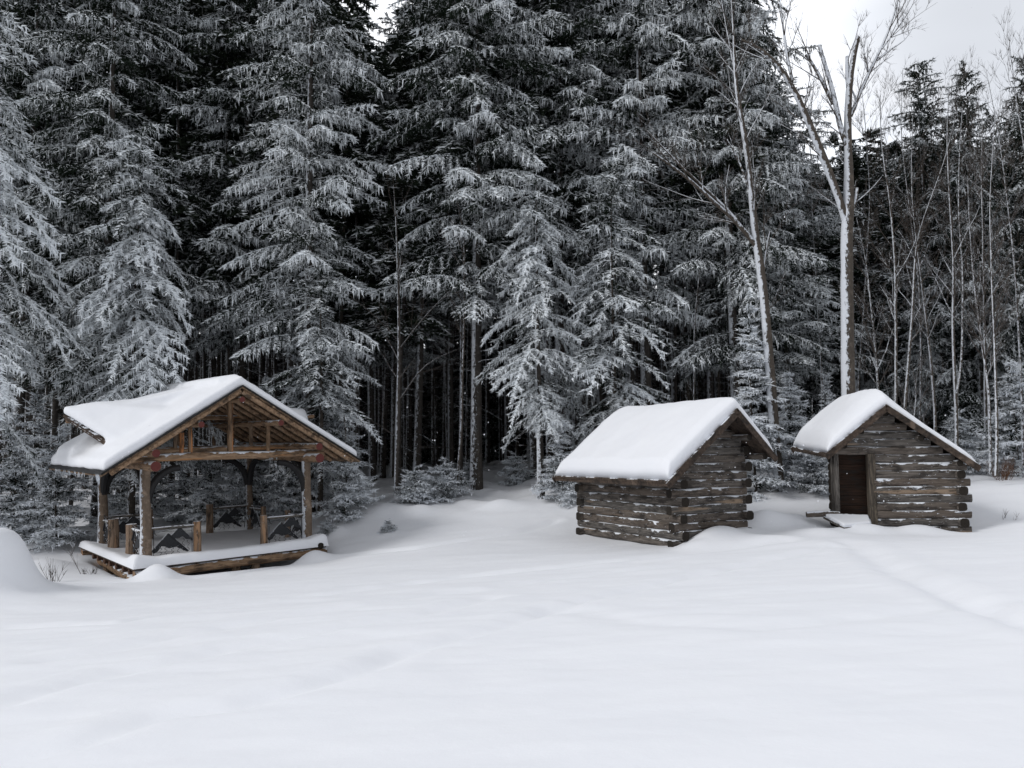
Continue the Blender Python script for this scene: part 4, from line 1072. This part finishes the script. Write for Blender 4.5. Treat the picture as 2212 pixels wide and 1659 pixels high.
bare('thin upright sapling behind the roof of the closed hut', [[(1500, 1050, 29, .03), (1498, 860, 29, .03), (1500, 680, 29, .025), (1515, 560, 29, .015), (1520, 500, 29, .006)]], 10, [7], MT, depth=2)
bare('thin pale sapling between the closed hut and the leaning tree', [[(1352, 1050, 30, .06), (1350, 850, 30, .055), (1335, 700, 30, .05), (1325, 560, 30, .035), (1335, 430, 30, .02), (1370, 300, 30, .008)],
      [(1338, 620, 30, .02), (1290, 560, 30, .014), (1230, 520, 30, .006)], [(1335, 600, 30, .02), (1400, 560, 30, .012), (1440, 540, 30, .006)]], 12, [8, 2, 2], MT, depth=2)
SG = 'bare saplings at the right forest edge'
sap = [('white-sided sapling just right of the big bare trunk', [(1905, 1040), (1895, 800), (1880, 640), (1868, 540), (1850, 470)], 28, .06),
       ('straight white sapling above the ridge of the right hut', [(1932, 1030), (1936, 860), (1935, 600), (1925, 440), (1905, 330), (1900, 210)], 27.5, .075),
       ('forked sapling leaning right above the right hut', [(1950, 1030), (1955, 860), (1970, 700), (1975, 560), (1985, 500), (2040, 350), (2070, 230)], 27.5, .075),
       ('crooked sapling over the right slope of the right hut roof', [(2018, 1030), (2020, 880), (2005, 730), (1990, 600), (1978, 520), (1968, 400), (1972, 250)], 28, .07),
       ('dark forked sapling right of the hut roof', [(2065, 1030), (2065, 880), (2058, 720), (2060, 560), (2050, 420), (2045, 300), (2050, 180)], 27, .08),
       ('slender white sapling parting from the dark forked one', [(2066, 850), (2078, 790), (2080, 600), (2070, 450), (2072, 320), (2080, 220)], 27, .05),
       ('sapling with a kinked foot left of the twin stems', [(2140, 1025), (2138, 850), (2120, 740), (2105, 620), (2095, 500), (2090, 380)], 26.5, .06),
       ('white-edged twin stem near the right edge', [(2152, 1028), (2154, 960), (2150, 800), (2142, 600), (2138, 420), (2150, 240)], 26, .07),
       ('tall grey stem behind the twin stems near the right edge', [(2128, 1000), (2128, 800), (2125, 600), (2120, 400), (2122, 250)], 30, .07),
       ('thin sapling against the sky left of the pointed spruce', [(1985, 1000), (1990, 800), (1985, 600), (1960, 420), (1945, 280), (1950, 150)], 31, .05),
       ('thin sapling with fine twigs between the big tree limbs', [(1850, 1000), (1855, 800), (1870, 600), (1880, 420), (1870, 270), (1860, 180)], 31, .05),
       ('thin sapling rising left of the big bare trunk', [(1775, 1000), (1775, 820), (1765, 640), (1755, 460), (1750, 300), (1745, 210)], 30, .045),
       ('fine-twigged sapling cut by the right edge', [(2210, 1010), (2205, 800), (2190, 560), (2170, 380), (2150, 250), (2130, 150)], 28, .05),
       ('pale sapling reaching over the pine at the right edge', [(2260, 1010), (2250, 700), (2230, 420), (2200, 250), (2185, 130), (2180, 90)], 27, .05),
       ('low bent sapling behind the right slope of the right hut roof', [(1975, 1040), (1968, 930), (1985, 850), (1970, 790)], 26.5, .04)]
for i, (lab, q, Y, r) in enumerate(sap):
    n = len(q); pl = [(a, b, Y + .15 * j, r * .8 * (1 - .85 * j / (n - 1))) for j, (a, b) in enumerate(q)]
    bare(lab, [pl], 30 + i, [28], MT, SG, depth=3 if i != 14 else 2, limb=1.9, name='bare_sapling', cat='sapling', up=.45)

# shrubs and stalks in the snow
def shrub(label, px, Y, h, n, seed, mats=MT, up=.5):
    rng = random.Random(seed); p = place(px, Y, .05); root = empty('twiggy_shrub', p); tag(root, label, 'shrub', 'bare shrubs in the snow')
    mb = MB()
    for k in range(n):
        d = Vector((rng.uniform(-.7, .7), rng.uniform(-.7, .7), 1)).normalized()
        rec(mb, Vector((rng.uniform(-.12, .12), rng.uniform(-.12, .12), -.1)), d, h * rng.uniform(.6, 1), .008, 1, rng, up)
    mb.build('stems', mats, root)
RUST = mat_plain('rusty_leaves', (.09, .045, .025), (.17, .09, .05), .9)
shrub('leafless shrub in the snow left of the gazebo deck', 128, 20.6, .75, 9, 1)
shrub('dark twiggy shrub at the left foot of the gazebo deck', 205, 22.3, .4, 12, 2, [BARK_DARK, BARK_DARK])
shrub('thin bare stalk standing by the back left corner of the deck', 190, 22.2, 1.2, 2, 3)
shrub('rust-brown shrub behind the twin stems at the right', 2165, 27.5, 1.1, 26, 4, [RUST, RUST], .2)
shrub('thin twigs right of the right hut', 2160, 22, .5, 3, 5)
shrub('bare twiggy bush behind the ridge of the closed hut', 1440, 28.0, 3.3, 12, 6)
shrub('bare twiggy bush left of the young spruce between the huts', 1560, 29, 3.0, 9, 7)
shrub('bare stems behind the big trunk and the right hut', 1905, 26.8, 2.6, 7, 8)
shrub('fine dead twigs at the left edge of the forest', 60, 27.5, 4.2, 14, 9)
shrub('bare bush in the forest mouth left of the closed hut', 1240, 30.5, 2.4, 7, 10)

# falling snowflakes
rg = np.random.default_rng(5); n = 420
Yf = rg.uniform(6, 24, n); fx = rg.uniform(-.62, .62, n) * Yf; fz = rg.uniform(-.10, .62, n) * Yf; rr = rg.uniform(.003, .0085, n) * (.6 + Yf / 30)
oc = np.array([(1, 0, 0), (-1, 0, 0), (0, 1, 0), (0, -1, 0), (0, 0, 1), (0, 0, -1)], float)
V = (np.stack([fx, Yf, fz], -1)[:, None] + oc[None] * rr[:, None, None]).reshape(-1, 3)
of = np.array([(0, 2, 4), (2, 1, 4), (1, 3, 4), (3, 0, 4), (2, 0, 5), (1, 2, 5), (3, 1, 5), (0, 3, 5)])
Fc = (np.arange(n)[:, None, None] * 6 + of[None]).reshape(-1, 3)
tag(link_mesh('snowflakes', fast_mesh('snowflakes', V, Fc, SNOWROOF, smooth=True)), 'fine snowflakes drifting through the air', 'snowflakes', kind='stuff')
